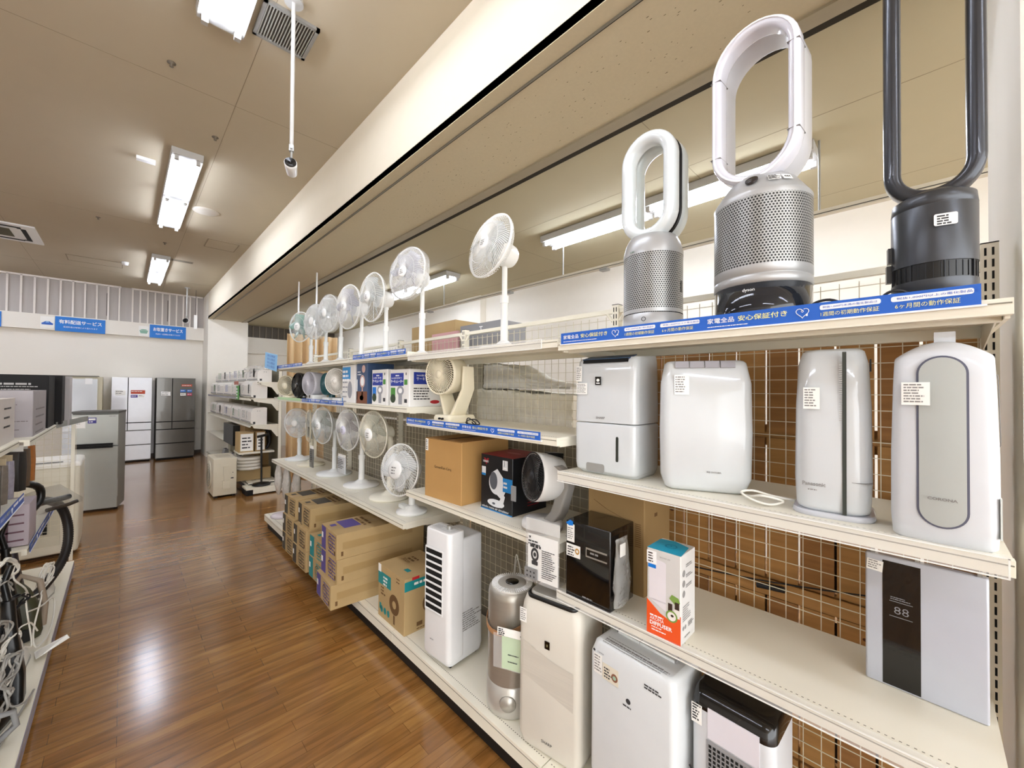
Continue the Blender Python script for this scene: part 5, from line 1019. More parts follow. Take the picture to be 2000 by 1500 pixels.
def ac_unit(label, y, z, L=.78, h=.275, x=1.44, d=.22, seed=1, m=None):
    t = thing('wall_air_conditioner', label, 'air conditioner', (x, y, z), 0, None)
    sec = [(0, .03), (0, h*.72), (.02, h*.9), (.06, h*.98), (d*.9, h), (d, h*.97), (d, .0), (.05, 0)]
    MB().loft([[(a, 0, b) for a, b in sec], [(a, L, b) for a, b in sec]], smooth=False).build('casing', m or mat('ac_white', 'e9e5dd', .4), t)
    c = MB(); c.box(-.002, 0, .02, L-.02, .035, .05); c.build('outlet_line', greyp, t)
    c = MB(); M = FR(-.003, .3, 0); r = random.Random(seed)
    for k in range(3): a = r.uniform(-.42, .2); c.i = 0; c.rect(M, a, a+.1, .08, .22, .0008); c.i = 1; c.prints(M, a+.008, a+.09, .21, 6, .022, .01, seed+k, .0014)
    c.build('stickers', [paper, [dblue, ink, green][seed % 3]], t)
    c = MB(); c.box(.03, .06, -.0015, 0, .012, .05); c.i = 1; c.ell(SD(-.0015, .09, h*.8), 0, 0, .006, .006); c.ell(SD(-.0015, .12, h*.8), 0, 0, .006, .006); c.build('side_socket', [ink, inkl], t)
    return t
ords = ['nearest', 'second nearest', 'third nearest', 'fourth nearest', 'furthest']
for k in range(5): ac_unit('%s wall air conditioner on the upper full row of the far shelving' % ords[k], 7.38+k*.83, 1.471, h=.275+.01*(k == 0), seed=k+1)
for k in range(5): ac_unit('%s wall air conditioner on the lower row of the far shelving' % ords[k], 7.38+k*.83, 1.051, h=.275, seed=k+7)
for k in range(5): ac_unit('%s small wall air conditioner on the top row of the far shelving' % ords[k], 7.42+k*.82, 1.736, h=.2, d=.2, x=1.53, seed=k+13)
tag(lump('wrapped_bundle', 1.50, 1.80, 7.4, 8.3, 1.94, [1.99, 2.0, 1.98], film, 'clear plastic wrap over the top row of air conditioners', 'plastic wrap', 9, .01), 'clear plastic wrap over the top row of air conditioners', 'plastic wrap')
t = thing('promotion_card', 'bright green promotion card on the far air conditioner shelving', 'card', (1.41, 8.15, 1.43)); MB().box(-.006, 0, 0, .20, 0, .24).build('card', mat('promo_green', '53a84a', .5), t); c = MB(); c.prints(FR(-.007, .2), .02, .18, .2, 4, .05, .03, 3); c.build('card_print', wht, t)
tag(MB().box(1.405, 1.41, 8.2, 8.55, 1.69, 1.75).build('promotion_card', mat('promo_red', 'b06a5c', .6)), 'small reddish card above the bright green promotion card', 'card')
carton('cardboard_box', 'brown carton behind the round-drum goods under the far shelving', 'box', 1.46, 1.78, 7.9, 8.5, .62, .99, kraft2, None)
for k, (a, b) in enumerate(((1.26, 1.38), (1.46, 1.56))):
    pass
def deco_wh(c, hx, hy, h):
    c.i = 0; c.rect(SD(-hy), -hx+.02, hx-.01, .02, h-.02); c.i = 1; c.prints(SD(-hy), -hx+.04, hx-.03, h*.75, 4, .05, .02, 5, .0012)
carton('cardboard_box', 'brown carton with a large white label on the low far shelf', 'box', 1.30, 1.50, 7.45, 7.75, .62, .93, kraft, deco_wh, extra=[paper, ink])
carton('cardboard_box', 'narrow carton with a white label standing beside the labelled brown one', 'box', 1.52, 1.66, 7.45, 7.75, .62, .94, kraft2, deco_wh, extra=[paper, ink])
t = thing('low_rack', 'low cream rack holding cartons under the far shelving', 'shelving', (1.3, 7.4, 0)); MB().box(.0, .48, .0, .45, .595, .62).build('rack_shelf', shelfm, t)
for x in (.01, .45): MB().box(x, x+.02, .42, .44, .125, .595).build('rack_leg', shelfm, t)
carton('cardboard_box', 'brown carton lying on the low platform behind the black fan stand', 'box', 1.30, 1.78, 7.60, 8.0, .125+.02, .33, kraft, None)
tag(MB().box(1.55, 1.78, 7.75, 7.95, .34, .59).build('cardboard_box', kraft2), 'brown carton under the low rack', 'box')
c = MB()
for k in range(4): c.lathe([(0, .34+k*.052), (.17, .34+k*.052), (.185, .35+k*.052), (.185, .375+k*.052), (.17, .388+k*.052), (0, .388+k*.052)], 36, (1.46, 7.62, 0))
for k in range(4):
    c = MB(); c.lathe([(0, 0), (.16, 0), (.172, .01), (.172, .035), (.16, .046), (0, .046)], 36); o = c.build('pipe_coil', mat('coil_white', 'ded8cc', .4)); o.location = (1.46, 7.58, .335+k*.05); tag(o, ['lowest', 'second lowest', 'second highest', 'topmost'][k]+' flat white pipe coil in the stack behind the black fan stand', 'coil', 'stack of flat white pipe coils')
t = thing('outdoor_unit', 'cream air conditioner outdoor unit standing on the floor by the aisle', 'air conditioner', (.96, 7.28, 0), 0)
oc = mat('outdoor_cream', 'd6ceb8', .5)
rbody(MB(), [(.03, .145, .30, .012, .145), (.3, .145, .30, .012, .145), (.58, .145, .30, .012, .145)], .01, 3).build('casing', oc, t).location = (0, .30, 0)
c = MB(); c.lathe([(0, -.012), (.20, -.012), (.215, 0), (0, .0)], 36, (0, .36, .30), 'x'); c.build('fan_guard', oc, t)
c = MB()
for q in (.05, .09, .13, .17): c.tube([(-.014, .36+q*math.cos(2*PI*k/28), .30+q*math.sin(2*PI*k/28)) for k in range(28)], .003, 4, True)
c.build('guard_rings', mat('guard_grey', '8f8a7c', .5), t)
c = MB(); c.box(.12, .19, -.02, 0, .33, .46); c.box(.11, .20, -.028, 0, .13, .25); c.box(.13, .18, -.015, 0, .25, .33); c.build('valve_cover', oc, t)
c = MB(); c.ell(SD(-.001), .235, .28, .008, .008); c.ell(SD(-.001), .24, .36, .006, .006); c.box(.215, .25, -.006, 0, .27, .285); c.build('valves', ink, t); MB().box(.02, .06, .02, .58, 0, .03).build('foot', dark, t); MB().box(.24, .28, .02, .58, 0, .03).build('foot', dark, t)
c = MB(); T = TPS(.583); c.rect(T, .06, .24, .15, .45); c.build('top_label', mat('label_beige', 'c4bba6', .6), t)
t = thing('floor_platform', 'low cream platform with a dark front, under the black fan stand', 'platform', (1.345, 7.12, 0)); MB().box(.0, .50, .0, .3, .085, .11).build('platform_top', shelfm, t); MB().box(.09, .50, -.005, .3, .02, .084).build('platform_skirt', shelfm, t); MB().box(.0, .09, .0, .3, 0, .084).build('dark_panel', dark, t)
t = thing('fan_stand', 'black pedestal without a fan head, round base on the cream platform', 'fan', (1.575, 7.27, .11)); MB().lathe([(0, 0), (.125, 0), (.13, .012), (.12, .03), (.03, .05), (0, .05)], 32).build('base', black, t); MB().cyl((0, 0, .04), (-.01, 0, .75), .014, 14).build('pole', black, t); MB().cyl((-.07, 0, .76), (.09, 0, .79), .02, 14).build('crossbar', black, t)
tag(MB().box(1.36, 1.52, 8.3, 9.2, .63, .98).build('dark_appliance', black), 'black upright panel at the back of the low far shelf', 'appliance')
for k, (x, y, h_, m) in enumerate(((1.47, 8.4, .3, greyp), (1.46, 9.0, .27, offw), (1.45, 9.7, .28, greyp))):
    t = thing('small_heater', ['grey angular appliance', 'white angular appliance', 'furthest grey appliance'][k]+' on the base of the far shelving', 'appliance', (x, y, .14)); MB().loft([[(-.07, -.12, 0), (.07, -.12, 0), (.05, -.12, h_), (.0, -.12, h_)], [(-.07, .12, 0), (.07, .12, 0), (.05, .12, h_), (.0, .12, h_)]], smooth=False).build('casing', m, t); MB().cyl((.02, 0, h_-.005), (.02, 0, h_+.01), .02, 12).build('knob', ink, t)
c = MB(); ps = [(1.68+.05*math.cos(a), 7.5, .80+.14*math.sin(a)) for a in [2*PI*k/20 for k in range(20)]]; c.tube(ps, .022, 8, True); tag(c.build('black_hose', cordb), 'loop of thick black hose beside the labelled cartons', 'hose')
carton('dark_speaker', 'dark box on top near end of the far shelving', 'box', 1.72, 1.82, 6.9, 7.3, 1.75, 2.0, mat('brown_box', '7b6a50', .6), None) if 0 else None

# ------------------------------------------------------------------ fridges along the back wall
def tall_fridge(label, x0, x1, y0, h, m, side, seam_m, kind, stick):
    t = thing('refrigerator', label, 'refrigerator', (x0, y0, 0)); Wd = x1-x0
    MB().box(.0, Wd, .05, .62, .03, h).build('cabinet', side, t); MB().box(.004, Wd-.004, .03, .05, .04, h-.004).build('gap_shade', dark, t); MB().box(.02, Wd-.02, .06, .6, 0, .03).build('plinth', dark, t)  # dark sheet added behind the doors puts shade into their gaps
    c1 = Wd*.40; zs = (0.04, .37, .68, .85, h)
    doors = [(0, c1, .86, h), (c1, Wd, .86, h), (0, c1, .69, .85), (c1, Wd, .69, .85), (0, Wd, .375, .68), (0, Wd, .045, .365)]
    for k, (a, b, z0, z1) in enumerate(doors):
        MB().box(a+.007, b-.007, 0, .03, z0+.005, z1-.005).build('door' if k < 2 else 'drawer', m, t)
    for z in (.681, .371): MB().box(0.005, Wd-.005, .01, .04, z, z+.007).build('handle_groove', seam_m, t)
    S = SD(0); sm_ = [paper, mat('sticker_red', 'c24a2c', .5), mat('sticker_violet', '5b4a9a', .5), mat('sticker_blue', '2f6fc0', .5), mat('sticker_magenta', 'c0305a', .5)]
    for (i, a, b, z0, z1) in stick:
        c = MB(); c.rect(S, a, b, z0, z1, .001); c.i = 1; c.prints(S, a+.01, b-.01, z1-.02, max(1, int((z1-z0)/.045)), .04, .014, int(a*100)+3, .0018); c.build('sticker', [sm_[i], inkl if i == 0 else paper], t)
    return t
tall_fridge('tall white six-door refrigerator against the back wall', -.195, .45, 11.95, 1.84, mat('fridge_white_glass', 'e4e4e8', .12, coat=.6), offw, mat('groove_grey', '8b8984', .5), 0, [(0, .06, .22, 1.45, 1.56), (1, .30, .53, 1.48, 1.56), (2, .30, .41, 1.40, 1.46), (0, .42, .52, 1.40, 1.47)])
tall_fridge('tall dark grey six-door refrigerator nearest the pillar', .515, 1.20, 11.85, 1.84, mat('fridge_dark_glass', '65615a', .16, coat=.5, metal=.3), mat('fridge_dark_side', '4a463f', .5), dark, 1, [(0, .08, .24, 1.44, 1.53), (1, .43, .62, 1.65, 1.70), (3, .41, .51, 1.52, 1.58), (3, .53, .62, 1.52, 1.58), (0, .41, .51, 1.44, 1.50), (4, .53, .62, 1.44, 1.50)])
t = thing('refrigerator', 'tall refrigerator wrapped in clear plastic, left of the white six-door one', 'refrigerator', (-.84, 11.7, 0)); MB().box(0, .52, .05, .62, .03, 1.83).build('cabinet', mat('beige_side', 'cfc7ac', .5), t); MB().box(-.01, .45, 0, .05, .75, 1.78).build('door', mat('fridge_blue_white', 'd5dade', .2, coat=.4), t); MB().box(-.01, .45, 0, .05, .05, .745).build('door', mat('fridge_blue_white', 'd5dade', .2, coat=.4), t)
MB().box(-.02, .46, -.002, .56, 1.83, 1.85).build('top_cover', mat('cover_grey', '77736a', .5), t); c = MB(); c.box(.28, .38, -.004, -.001, 1.68, 1.8); c.i = 1; c.box(-.015, .455, -.012, -.01, .05, 1.8); c.build('wrapping', [mat('tape_white', 'f6f6f4', .4), clear], t)
t = thing('refrigerator', 'small silver two-door refrigerator standing in the aisle', 'refrigerator', (-.262, 7.53, 0), -10)
sf = mat('fridge_silver', 'a8aaa4', .35, .25)
MB().box(-.217, .217, .04, .42, .03, 1.29).build('cabinet', mat('fridge_grey_side', '8f8f89', .45), t); MB().box(-.222, .222, -.01, .42, 1.29, 1.315).build('worktop', mat('top_dark', '4b4a45', .4), t)
d1 = MB().box(-.217, .217, 0, .04, .865, 1.27).build('door', sf, t); d2 = MB().box(-.217, .217, 0, .04, .04, .85).build('door', sf, t)
MB().box(-.2, .17, -.03, 0, .868, .895).build('door_handle', dark, d1); MB().box(-.2, .17, -.03, 0, .835, .86).build('door_handle', dark, d2)
for x in (-.19, .19): MB().cyl((x, .1, 0), (x, .1, .04), .02, 10).build('foot', dark, t)
MB().box(.217, .224, .0, .03, .18, .42).build('hinge_rail', steel, t)
c = MB(); S = SD(0); c.rect(S, -.21, -.09, 1.1, 1.24, .001); c.i = 1; c.rect(S, -.07, .01, 1.16, 1.235, .001); c.i = 0; c.rect(S, -.062, .002, 1.2, 1.225, .0016); c.prints(S, -.06, .0, 1.185, 1, .01, .01, 4, .0016); c.i = 2; c.prints(S, -.2, -.11, 1.22, 3, .03, .006, 4, .0016); c.prints(S, .13, .2, 1.255, 1, .01, .01, 5); c.build('stickers', [paper, mat('sticker_indigo', '3f3c8c', .5), inkl], t)

# ------------------------------------------------------------------ left-hand shelving
LX = -.86
def lbay(y0, y1, tops, label, base=True, y_end=True):
    t = thing('shelving_bay', label, 'shelving', (LX, y0, 0)); Wd = y1-y0
    for yy in ((0, Wd) if y_end else (0,)): upright(t, yy, 1.42)
    wire_grid(t, 0, Wd, .2, 1.4, xo=-.012)
    for z, xf in tops:
        a = xf-LX; c = MB(); c.box(.022, a, .004, Wd-.004, z-.012, z); c.box(a-.02, a+.003, .002, Wd-.002, z-.036, z-.0008); c.i = 1; c.box(a+.0028, a+.0042, .004, Wd-.004, z-.014, z-.009); c.build('shelf', [shelfm, mat('shelf_groove', '857f70', .8)], t)
    a = -.295-LX; c = MB(); c.box(.022, a, .002, Wd-.002, .085, .10); c.box(a-.03, a+.0005, .003, Wd-.003, .05, .0992); c.i = 1; c.box(a, a+.004, .03, Wd-.03, .052, .098); c.box(a+.004, a+.006, .002, Wd-.002, .048, .052); c.build('base_shelf', [shelfm, mat('clear_rail_grey', '8d8590', .3)], t)
    MB().box(a-.06, a-.045, 0, Wd, 0, .085).build('kick_plate', mat('kick_black', '15120f', .6), t); return t
lbay(3.70, 5.25, [(1.325, -.40), (.68, -.40)], 'left-hand shelving bay with the dark boxes on its top shelf')
lbay(2.35, 3.70, [(1.325, -.44), (.985, -.42), (.56, -.46)], 'nearest left-hand shelving bay, heaped with corded appliances', y_end=False)
lbay(1.0, 2.35, [(1.325, -.44), (.985, -.42), (.56, -.46)], 'left-hand shelving bay almost out of the frame', y_end=False)
def lnotice(x, y0, y1, z, h, label, units):
    t = thing('shelf_notice', label, 'sign', (x, y0, z)); L_ = y1-y0; MB().box(0, .002, 0, L_, 0, h).build('notice_strip', mat('sign_blue_faded', '4565b4', .5), t); U = L_/units; c = MB()
    for u in range(units):
        M = RT(.002, u*U); s = U/.58; c.i = 0; c.text(M, '家電全品', .014*s, h*.42, h*.36, .08*s); 
        for q in (0, 1): c.rrect(M, (.30+.138*q)*s, (.42+.15*q)*s, h*.56, h*.84, h*.1)
        heart(c, M, .262*s, h*.5, h*.6); c.i = 1; c.text(M, '安心保証付き', .102*s, h*.42, h*.36, .125*s)
    c.build('notice_lettering', [wht, yel], t); MB().box(0, .004, 0, L_, -.004, 0).build('rail_edge', wht, t)
lnotice(-.414, 2.4, 3.68, .968, .05, 'blue warranty strip on the upper left-hand shelf, nearer the camera', 2)
lnotice(-.394, 3.76, 4.95, .642, .05, 'blue warranty strip on the lower left-hand shelf, further back', 2)
t = thing('price_rail', 'grey price rail tilted out at the far end of the left top shelf', 'price rail', (-.40, 5.0, 1.31)); c = MB(); c.M = Matrix.Rotation(math.radians(-9), 4, 'Z'); c.box(.0, .004, 0, .9, -.015, .035); c.build('rail', mat('rail_mottled', '8f928c', .4, var=.15, scale=20), t)
def deco_l(c, hx, hy, h):
    S = SD(-hy); c.prints(S, -hx+.05, hx-.02, h*.8, 8, h*.09, h*.02, 12); c.text(S, 'US', -.05, h*.5, .03); c.prints(RT(hx), -hy+.1, hy-.05, h*.6, 5, .05, .01, 6)
carton('product_box', 'grey printed box in front of the large black boxes on the left top shelf', 'box', -.84, -.41, 3.92, 4.5, 1.325, 1.615, mat('box_mauve_grey', 'a39d9f', .5, var=.1), deco_l, extra=[mat('print_mauve_dark', '77706f', .6)])
def deco_b(c, hx, hy, h):
    S = SD(-hy); c.i = 0; c.rect(S, -.02, .07, h*.74, h*.9); c.prints(S, .09, .3, h*.86, 1, .01, .014, 5); c.prints(S, .09, .32, h*.8, 2, .02, .006, 6); c.i = 1; c.poly(S, [(-.01, h*.80), (.0, h*.84), (.06, h*.87), (.065, h*.84), (.03, h*.82), (.025, h*.77), (.015, h*.77), (.015, h*.8)], .0012)
carton('product_box', 'large black box with small white print on the left top shelf', 'box', -1.12, -.41, 4.62, 4.9+.1, 1.325, 1.722, mat('box_deep_black', '0a0809', .7), deco_b, extra=[mat('print_dim_white', 'b5b2b0', .6), ink])
def deco_b2(c, hx, hy, h): S = SD(-hy); c.rect(S, hx-.15, hx-.1, h*.1, h*.32)
carton('product_box', 'narrower black box behind the large black box on the left', 'box', -.80, -.372, 5.03, 5.25, 1.325, 1.735, mat('box_soft_black', '0b090b', .7), deco_b2, extra=[paper])
tag(MB().box(-.40, -.345, 5.26, 5.5, 1.30, 1.73).build('product_box', mat('box_pale_side', 'b5b0b0', .5)), 'pale side of a box behind the two black boxes on the left', 'box')
def deco_p(c, hx, hy, h): S = SD(-hy); c.poly(S, [(-.1, -.0), (-.085, .0), (hx-.018, h*.86), (hx-.02, h*.92), (hx-.035, h*.9)], .001); c.prints(RT(hx), -.1, .1, .2, 3, .05, .01, 6)
carton('product_box', 'whitish box picturing a black wand, cut by the left edge of the photo', 'box', -.84, -.462, 3.35, 3.75, 1.325, 1.575, mat('box_warm_white', 'ccc4be', .5, var=.06), deco_p, extra=[ink])
tag(MB().box(-.47, -.42, 4.55, 4.6, 1.325, 1.36).build('small_jar', mat('jar_olive', '4c463c', .5)), 'small dark jar at the foot of the grey printed box', 'jar')
# washing machine
t = thing('washing_machine', 'low cream washing machine with a hinged lid behind the left shelving', 'washing machine', (-.86, 5.75, 0)); wm = mat('washer_cream', 'e0dac8', .4)
rbody(MB(), [(.04, .28, .30, .03, 0), (.4, .285, .31, .03, 0), (.87, .285, .31, .03, 0)], .02).build('casing', wm, t).location = (.28, .31, 0)
c = MB(); c.loft([[(x+.28, y+.31, z) for x, y in rr(0, 0, a, b, .04)] for z, a, b in ((.866, .29, .315), (.90, .285, .31), (.91, .26, .28))]); c.build('lid', mat('washer_lid', 'efebe2', .3), t)
MB().box(.05, .45, .02, .035, .91, .92).build('lid_handle', greyp, t); c = MB(); c.box(.12, .44, -.002, .0, .13, .5); c.build('recess', mat('recess_cream', 'cbc4b0', .5), t); MB().box(.30, .36, -.02, .0, .25, .42).build('drain_clip', dark, t)
for x in (.05, .5): MB().cyl((x, .08, 0), (x, .08, .06), .025, 10).build('foot', dark, t)
# vacuum hose and the bagged nozzles
cable('vacuum_hose', [(-.55, 4.55, .76), (-.42, 4.62, .78), (-.34, 4.7, .70), (-.30, 4.72, .52), (-.31, 4.66, .34), (-.37, 4.5, .22), (-.45, 4.3, .16), (-.55, 4.1, .14)], .03, mat('hose_black', '1f1b1a', .45), 'thick ribbed black vacuum hose curving off the left shelf to its base', 'hose', None, 22, .0035)
hm = mat('hose_ridge', '3a3431', .4); P = [(-.345, 4.69, .72), (-.315, 4.715, .66), (-.302, 4.72, .6), (-.30, 4.722, .54), (-.301, 4.71, .48), (-.306, 4.69, .42)]
t = thing('nozzle_bag', 'clear bag holding black vacuum nozzles, sticking out above the hose', 'plastic bag', (-.42, 4.45, .74), 0)
c = MB(); c.loft([[(-.05, -.15, .0), (.02, -.17, .08), (.02, -.17, .10), (-.06, -.15, .16)], [(.02, .0, -.02), (.12, .02, .02), (.12, .02, .05), (.02, .0, .17)], [(.09, .18, -.03), (.2, .18, .0), (.2, .18, .03), (.08, .18, .15)]]); c.build('bag', mat('bag_smoke', 'a9a69e', .15, alpha=.25, bump=.8, scale=25), t)
MB().tube([(-.02, -.1, .07), (.1, .08, .06), (.13, .12, .06)], .02, 12).build('black_nozzle', black, t); MB().tube([(.03, .0, .0), (.13, .12, -.0), (.17, .16, .01)], .014, 10).build('black_nozzle', black, t)
cable('vacuum_cleaner', [(-.66, 3.9, .95), (-.56, 3.95, 1.0), (-.46, 4.05, 1.01), (-.40, 4.15, .96), (-.40, 4.15, .86), (-.47, 4.05, .78)], .022, black, 'angular black vacuum cleaner wand above the stack of boxes on the left', 'vacuum cleaner', None, 3)
carton('product_box', 'pinkish boxed kit with striped front on the lower left shelf', 'box', -.56, -.40, 3.78, 4.05, .685, .93, mat('box_pinkish', 'b5a9b0', .45, var=.1, scale=20), lambda c, hx, hy, h: ([c.rect(SD(-hy), -hx+.02, hx-.02, .03+.05*k, .04+.05*k) for k in range(4)], c.rect(SD(-hy), -.01, .0, .03, .2)), extra=[mat('print_plum', '6b4b55', .5)])
tag(MB().box(-.56, -.42, 4.07, 4.25, .685, .85).build('product_box', mat('box_olive', '8a7c55', .6)), 'small olive box behind the pinkish boxed kit', 'box')
def deco_c(c, hx, hy, h): c.rect(SD(-hy), -.02, -.012, .05, h-.05)
carton('cardboard_box', 'tan carton at the back of the lower left shelf', 'box', -.80, -.50, 3.45, 3.68, .57, .93, kraft, deco_c, extra=[kprint]) 
carton('cardboard_box', 'tan carton between the left shelves beside the pinkish kit', 'box', -.82, -.58, 3.75, 4.1, .685, 1.1, kraft, None)
# hanging packs under the left top shelf
r = random.Random(11)
for k in range(5):
    y = 2.75+k*.16; h_ = r.uniform(.20, .26); m = mat('pack_tone_%d' % (k % 3), ['6f665c', '8d8892', '54504a'][k % 3], .3, var=.35, scale=35, bump=.5)
    t = pack('accessory_pack', ['hanging pack nearest the camera under the left top shelf', 'second hanging pack under the left top shelf, lilac tinted', 'third hanging pack under the left top shelf, dark', 'fourth hanging pack under the left top shelf, olive topped', 'fifth hanging pack under the left top shelf, next to the shelf end'][k], (-.47, y, 1.28-h_), .12, h_, m, k, 60, mat('header_tan', 'b8a98c', .6), .03)
for k, (y, m, l) in enumerate(((4.25, mat('amber_pack', 'a8672c', .3, var=.3, scale=30), 'amber pack hanging behind the left shelf end'), (4.05, mat('brown_pack', '5b4a3a', .4, var=.3, scale=30), 'brown pack hanging beside the amber one'), (3.9, mat('dark_pack', '23201f', .4, var=.3, scale=30), 'black pack hanging beside the brown one'))):
    pack('accessory_pack', l, (-.50, y, 1.0), .14, .28, m, k+20, 60, None, .05)
# corded appliances heaped on the near left shelves
def iron(label, loc, yaw, m, s=1.0):
    t = thing('clothes_iron', label, 'iron', loc, yaw); pts = [(-.13, -.05), (-.13, .05), (-.02, .055), (.09, .03), (.14, 0), (.09, -.03), (-.02, -.055)]
    MB().loft([[(x*s, y*s, z*s) for x, y in pts] for z in (0, .012)], smooth=False).build('soleplate', steel, t)
    MB().loft([[(x*q*s, y*q*s, z*s) for x, y in pts] for z, q in ((.012, .97), (.05, .85), (.075, .6))]).build('body', m, t)
    MB().tube([(x*s, 0, z*s) for x, z in ((-.1, .05), (-.11, .11), (-.06, .135), (.03, .13), (.06, .09), (.06, .06))], .015*s, 8).build('handle', m, t); return t
def steamer(label, loc, yaw, m, m2):
    t = thing('corded_appliance', label, 'appliance', loc, yaw)
    MB().lathe([(0, 0), (.06, 0), (.075, .02), (.07, .12), (.05, .17), (0, .18)], 20).build('body', m, t)
    MB().tube([(.05, 0, .15), (.11, 0, .14), (.12, 0, .08), (.07, 0, .04)], .012, 8).build('handle', m2, t); return t
navy = mat('appliance_olive', '45452f', .4); tan = mat('appliance_taupe', 'a89886', .45); plum = mat('appliance_plum', '6e6068', .45)
def canister(label, loc, yaw, m, m2, h_=.3, r_=.09):
    t = thing('canister_vacuum', label, 'vacuum cleaner', loc, yaw)
    MB().loft([[(x, y, z) for x, y in rr(cx, 0, hx, hy, r_*.6)] for z, cx, hx, hy in ((0, 0, r_*.9, r_), (h_*.1, 0, r_, r_*1.1), (h_*.55, .01, r_*.95, r_), (h_*.85, .03, r_*.7, r_*.7), (h_, .04, r_*.4, r_*.4))]).build('body', m, t)
    MB().tube([(-r_*1.02, 0, h_*.12), (-r_*1.12, 0, h_*.5), (-r_*.8, 0, h_*.95), (r_*.2, 0, h_*1.12), (r_*.7, 0, h_*.9)], .016, 8).build('handle', m2, t)
    for s_ in (-1, 1): MB().cyl((0, s_*r_*1.08, r_*.5), (0, s_*r_*1.22, r_*.5), r_*.5, 20).build('wheel', black, t)
    return t
canister('olive vacuum body with taupe handle at the aisle edge of the left base shelf', (-.42, 3.86, .10), 190, navy, tan, .34, .075)
canister('taupe vacuum body beside the olive one on the left base shelf', (-.56, 3.98, .10), 170, tan, tan, .30, .09)
iron('white iron at the far end of the left base shelf', (-.40, 4.55, .10), 80, offw, 1.0)
def stick(label, loc, m, h_, lean=0, w_=.05):
    t = thing('upright_vacuum', label, 'vacuum cleaner', loc, 0)
    MB().loft([[(x, y+lean*z, z) for x, y in rr(cx, 0, hx, hy, .02)] for z, cx, hx, hy in ((0, 0, w_, w_*1.2), (h_*.25, 0, w_*.9, w_), (h_*.7, -.02, w_*.6, w_*.7), (h_, -.03, w_*.5, w_*.6))]).build('body', m, t)
    MB().tube([(-.03, lean*h_, h_-.01), (-.05, lean*(h_+.1), h_+.08), (-.03, lean*(h_+.18), h_+.16)], .014, 8).build('handle', m, t)
stick('tall black stick vacuum body standing at the edge of the left base shelf', (-.375, 3.12, .10), black, .46, .25, .045)
stick('dark violet stick vacuum further back on the left base shelf', (-.45, 3.95, .46) if 0 else (-.50, 4.22, .10), mat('vac_violet_black', '2b2530', .4), .56)
stick('grey stick vacuum between the black one and the plum appliance', (-.44, 2.98, .10), mat('vac_grey', '77736f', .45, var=.2), .40, .1, .05)
stick('black stick vacuum behind the white cord bundle on the left', (-.45, 3.72, .10), black, .60, 0, .04)
iron('white iron on the near left shelf under the white cords', (-.55, 3.42, .562), 80, offw, 1.1); iron('pinkish iron at the left edge on the near shelf', (-.52, 3.12, .562), 80, mat('appliance_blush', 'c9bcbc', .4), 1.2)
steamer('plum appliance at the lower left corner of the photo', (-.43, 2.72, .10), 10, plum, greyp); steamer('grey appliance on the near left shelf at the photo edge', (-.55, 2.95, .562), 40, greyp, black)
iron('dark iron heaped behind the grey cords on the left base', (-.42, 2.88, .10), 60, black, 1.1); steamer('pale upright appliance behind the grey stick vacuum', (-.48, 3.38, .10), 200, offw, greyp)
iron('cream iron next to the base of the tall black stick vacuum', (-.42, 3.45, .10), 75, offw, 1.2)
carton('appliance_tray', 'cream tray edge under the cords on the near left shelf', 'tray', -.60, -.452, 2.9, 3.55, .562, .60, offw, None)
iron('white iron behind the blue strip on the upper left shelf', (-.53, 3.3, .985), 75, offw, 1.2); steamer('black pot-shaped appliance on the upper near left shelf', (-.55, 3.55, .985), 60, black, black)
def bundle(label, c0, n, rx, rz, m, rad, seed, tail=None, head=None):
    r = random.Random(seed); pts = list(head or []); tilt = r.uniform(-.5, .5)
    for k in range(n*8):
        a = 2*PI*k/8; dy = rx*math.cos(a)*r.uniform(.75, 1.15); dz = rz*math.sin(a)*r.uniform(.75, 1.15)
        pts.append((c0[0]+dy*.45+r.uniform(-.012, .012), c0[1]+dy*1.3+dz*tilt+r.uniform(-.015, .015), c0[2]+dz+dy*tilt*.5))
    if tail: pts += tail
    return cable('power_cord', pts, rad, m, label, 'cord', None, 4)
bundle('white cord bundle spilling over the edge of the near left shelf', (-.42, 3.30, .70), 6, .06, .055, cordw, .0042, 1, [(-.40, 3.35, .62), (-.37, 3.4, .55), (-.36, 3.5, .46), (-.35, 3.7, .40)])
bundle('white coiled cord hanging above the olive vacuum body', (-.345, 4.02, .41), 5, .045, .055, cordw, .0042, 2, [(-.35, 3.85, .36), (-.34, 3.72, .36), (-.35, 3.55, .25), (-.33, 3.45, .19), (-.30, 3.65, .17), (-.30, 3.9, .20), (-.31, 3.95, .27), (-.34, 3.7, .32), (-.37, 3.5, .38)])
bundle('black cord tied in loops beside the white bundle on the left', (-.39, 3.36, .50), 5, .05, .03, cordb, .004, 3, [(-.40, 3.3, .45), (-.40, 3.2, .40)])
bundle('second black cord hanging below the tied black loops', (-.40, 3.22, .395), 5, .03, .065, cordb, .004, 4)
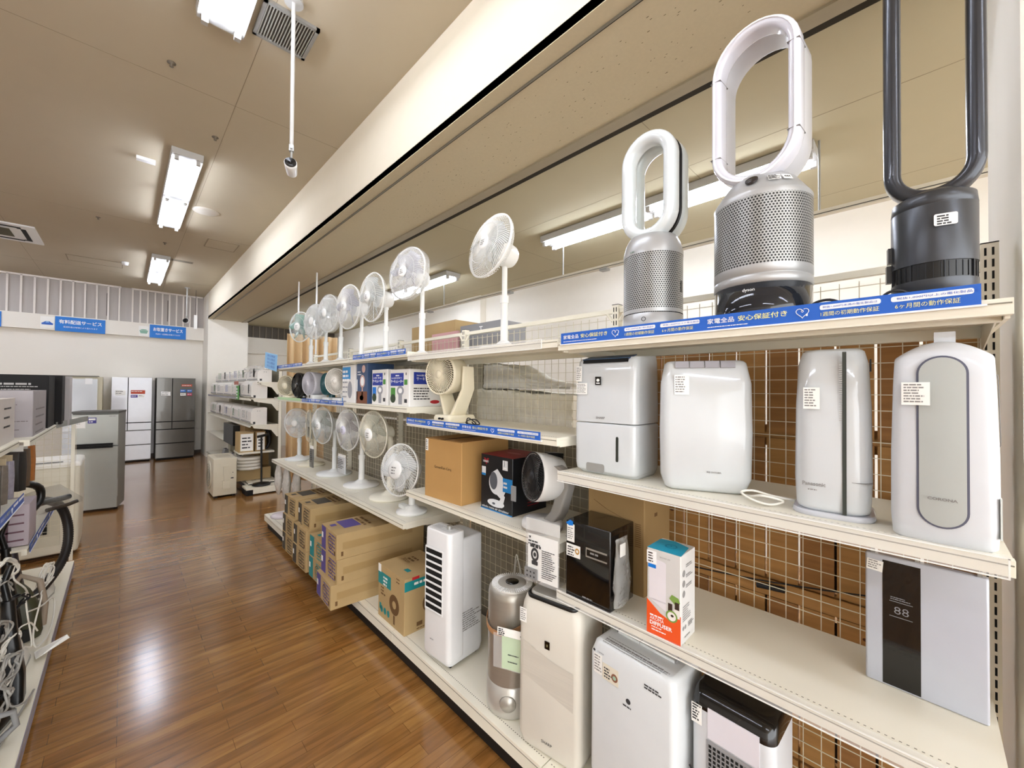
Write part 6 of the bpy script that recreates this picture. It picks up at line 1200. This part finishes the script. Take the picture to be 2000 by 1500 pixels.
bundle('white thin cord looped below the black cords on the left', (-.355, 3.34, .31), 1, .05, .09, cordw, .0038, 14, [(-.36, 3.4, .42), (-.37, 3.42, .52)])
bundle('grey cord bundle in the lower left heap', (-.37, 3.02, .31), 5, .05, .05, cordg, .0045, 5, [(-.36, 2.98, .24), (-.35, 2.9, .19), (-.31, 2.95, .16), (-.30, 3.1, .13), (-.32, 3.0, .115), (-.36, 2.7, .12), (-.38, 2.5, .12)])
bundle('pale cord coil behind the grey bundle in the lower left heap', (-.385, 3.16, .36), 4, .05, .04, cordw, .0042, 6, [(-.38, 3.1, .3), (-.36, 3.05, .27), (-.37, 2.98, .25)])
bundle('pale cord coil at the left edge of the photo above the base shelf', (-.41, 3.10, .46), 4, .05, .05, cordg, .0045, 7)
bundle('grey cord hanging from the near left shelf', (-.425, 3.28, .58), 3, .04, .07, cordg, .004, 8, [(-.41, 3.25, .48), (-.40, 3.2, .40)])
bundle('thick grey cord over the plum appliance at the lower left', (-.37, 2.78, .28), 3, .05, .07, cordg, .005, 9, [(-.36, 2.7, .2), (-.34, 2.6, .13)])
bundle('black cord curled under the grey bundle at the lower left', (-.38, 2.92, .20), 4, .04, .04, cordb, .004, 10)
t = thing('price_card', 'white card in a clear sleeve jutting over the edge of the left base shelf', 'card', (-.30, 3.52, .10), 20); c = MB(); c.loft([[(-.05, -.05, .02), (.09, -.02, .055), (.09, -.02, .057), (-.05, -.05, .022)], [(-.03, .06, .015), (.085, .0, .07), (.085, .0, .072), (-.03, .06, .017)]], smooth=False); c.build('card', paper, t)
c = MB()
t = thing('wire_panel', 'white wire mesh end panel with a post, between the left shelving and the cream washer', 'wire panel', (-.80, 5.62, 0)); c = MB()
for k in range(10): c.box(.03+k*.05, .0326+k*.05, 0, .0026, .25, 1.27)
for k in range(21): c.box(.0, .47, -.0026, 0, .25+k*.05, .2526+k*.05)
c.build('mesh', wire_w, t); MB().box(.45, .475, -.012, .012, 0, 1.29).build('post', shelfm, t); MB().box(-.01, .01, -.012, .012, 0, 1.29).build('post', shelfm, t)
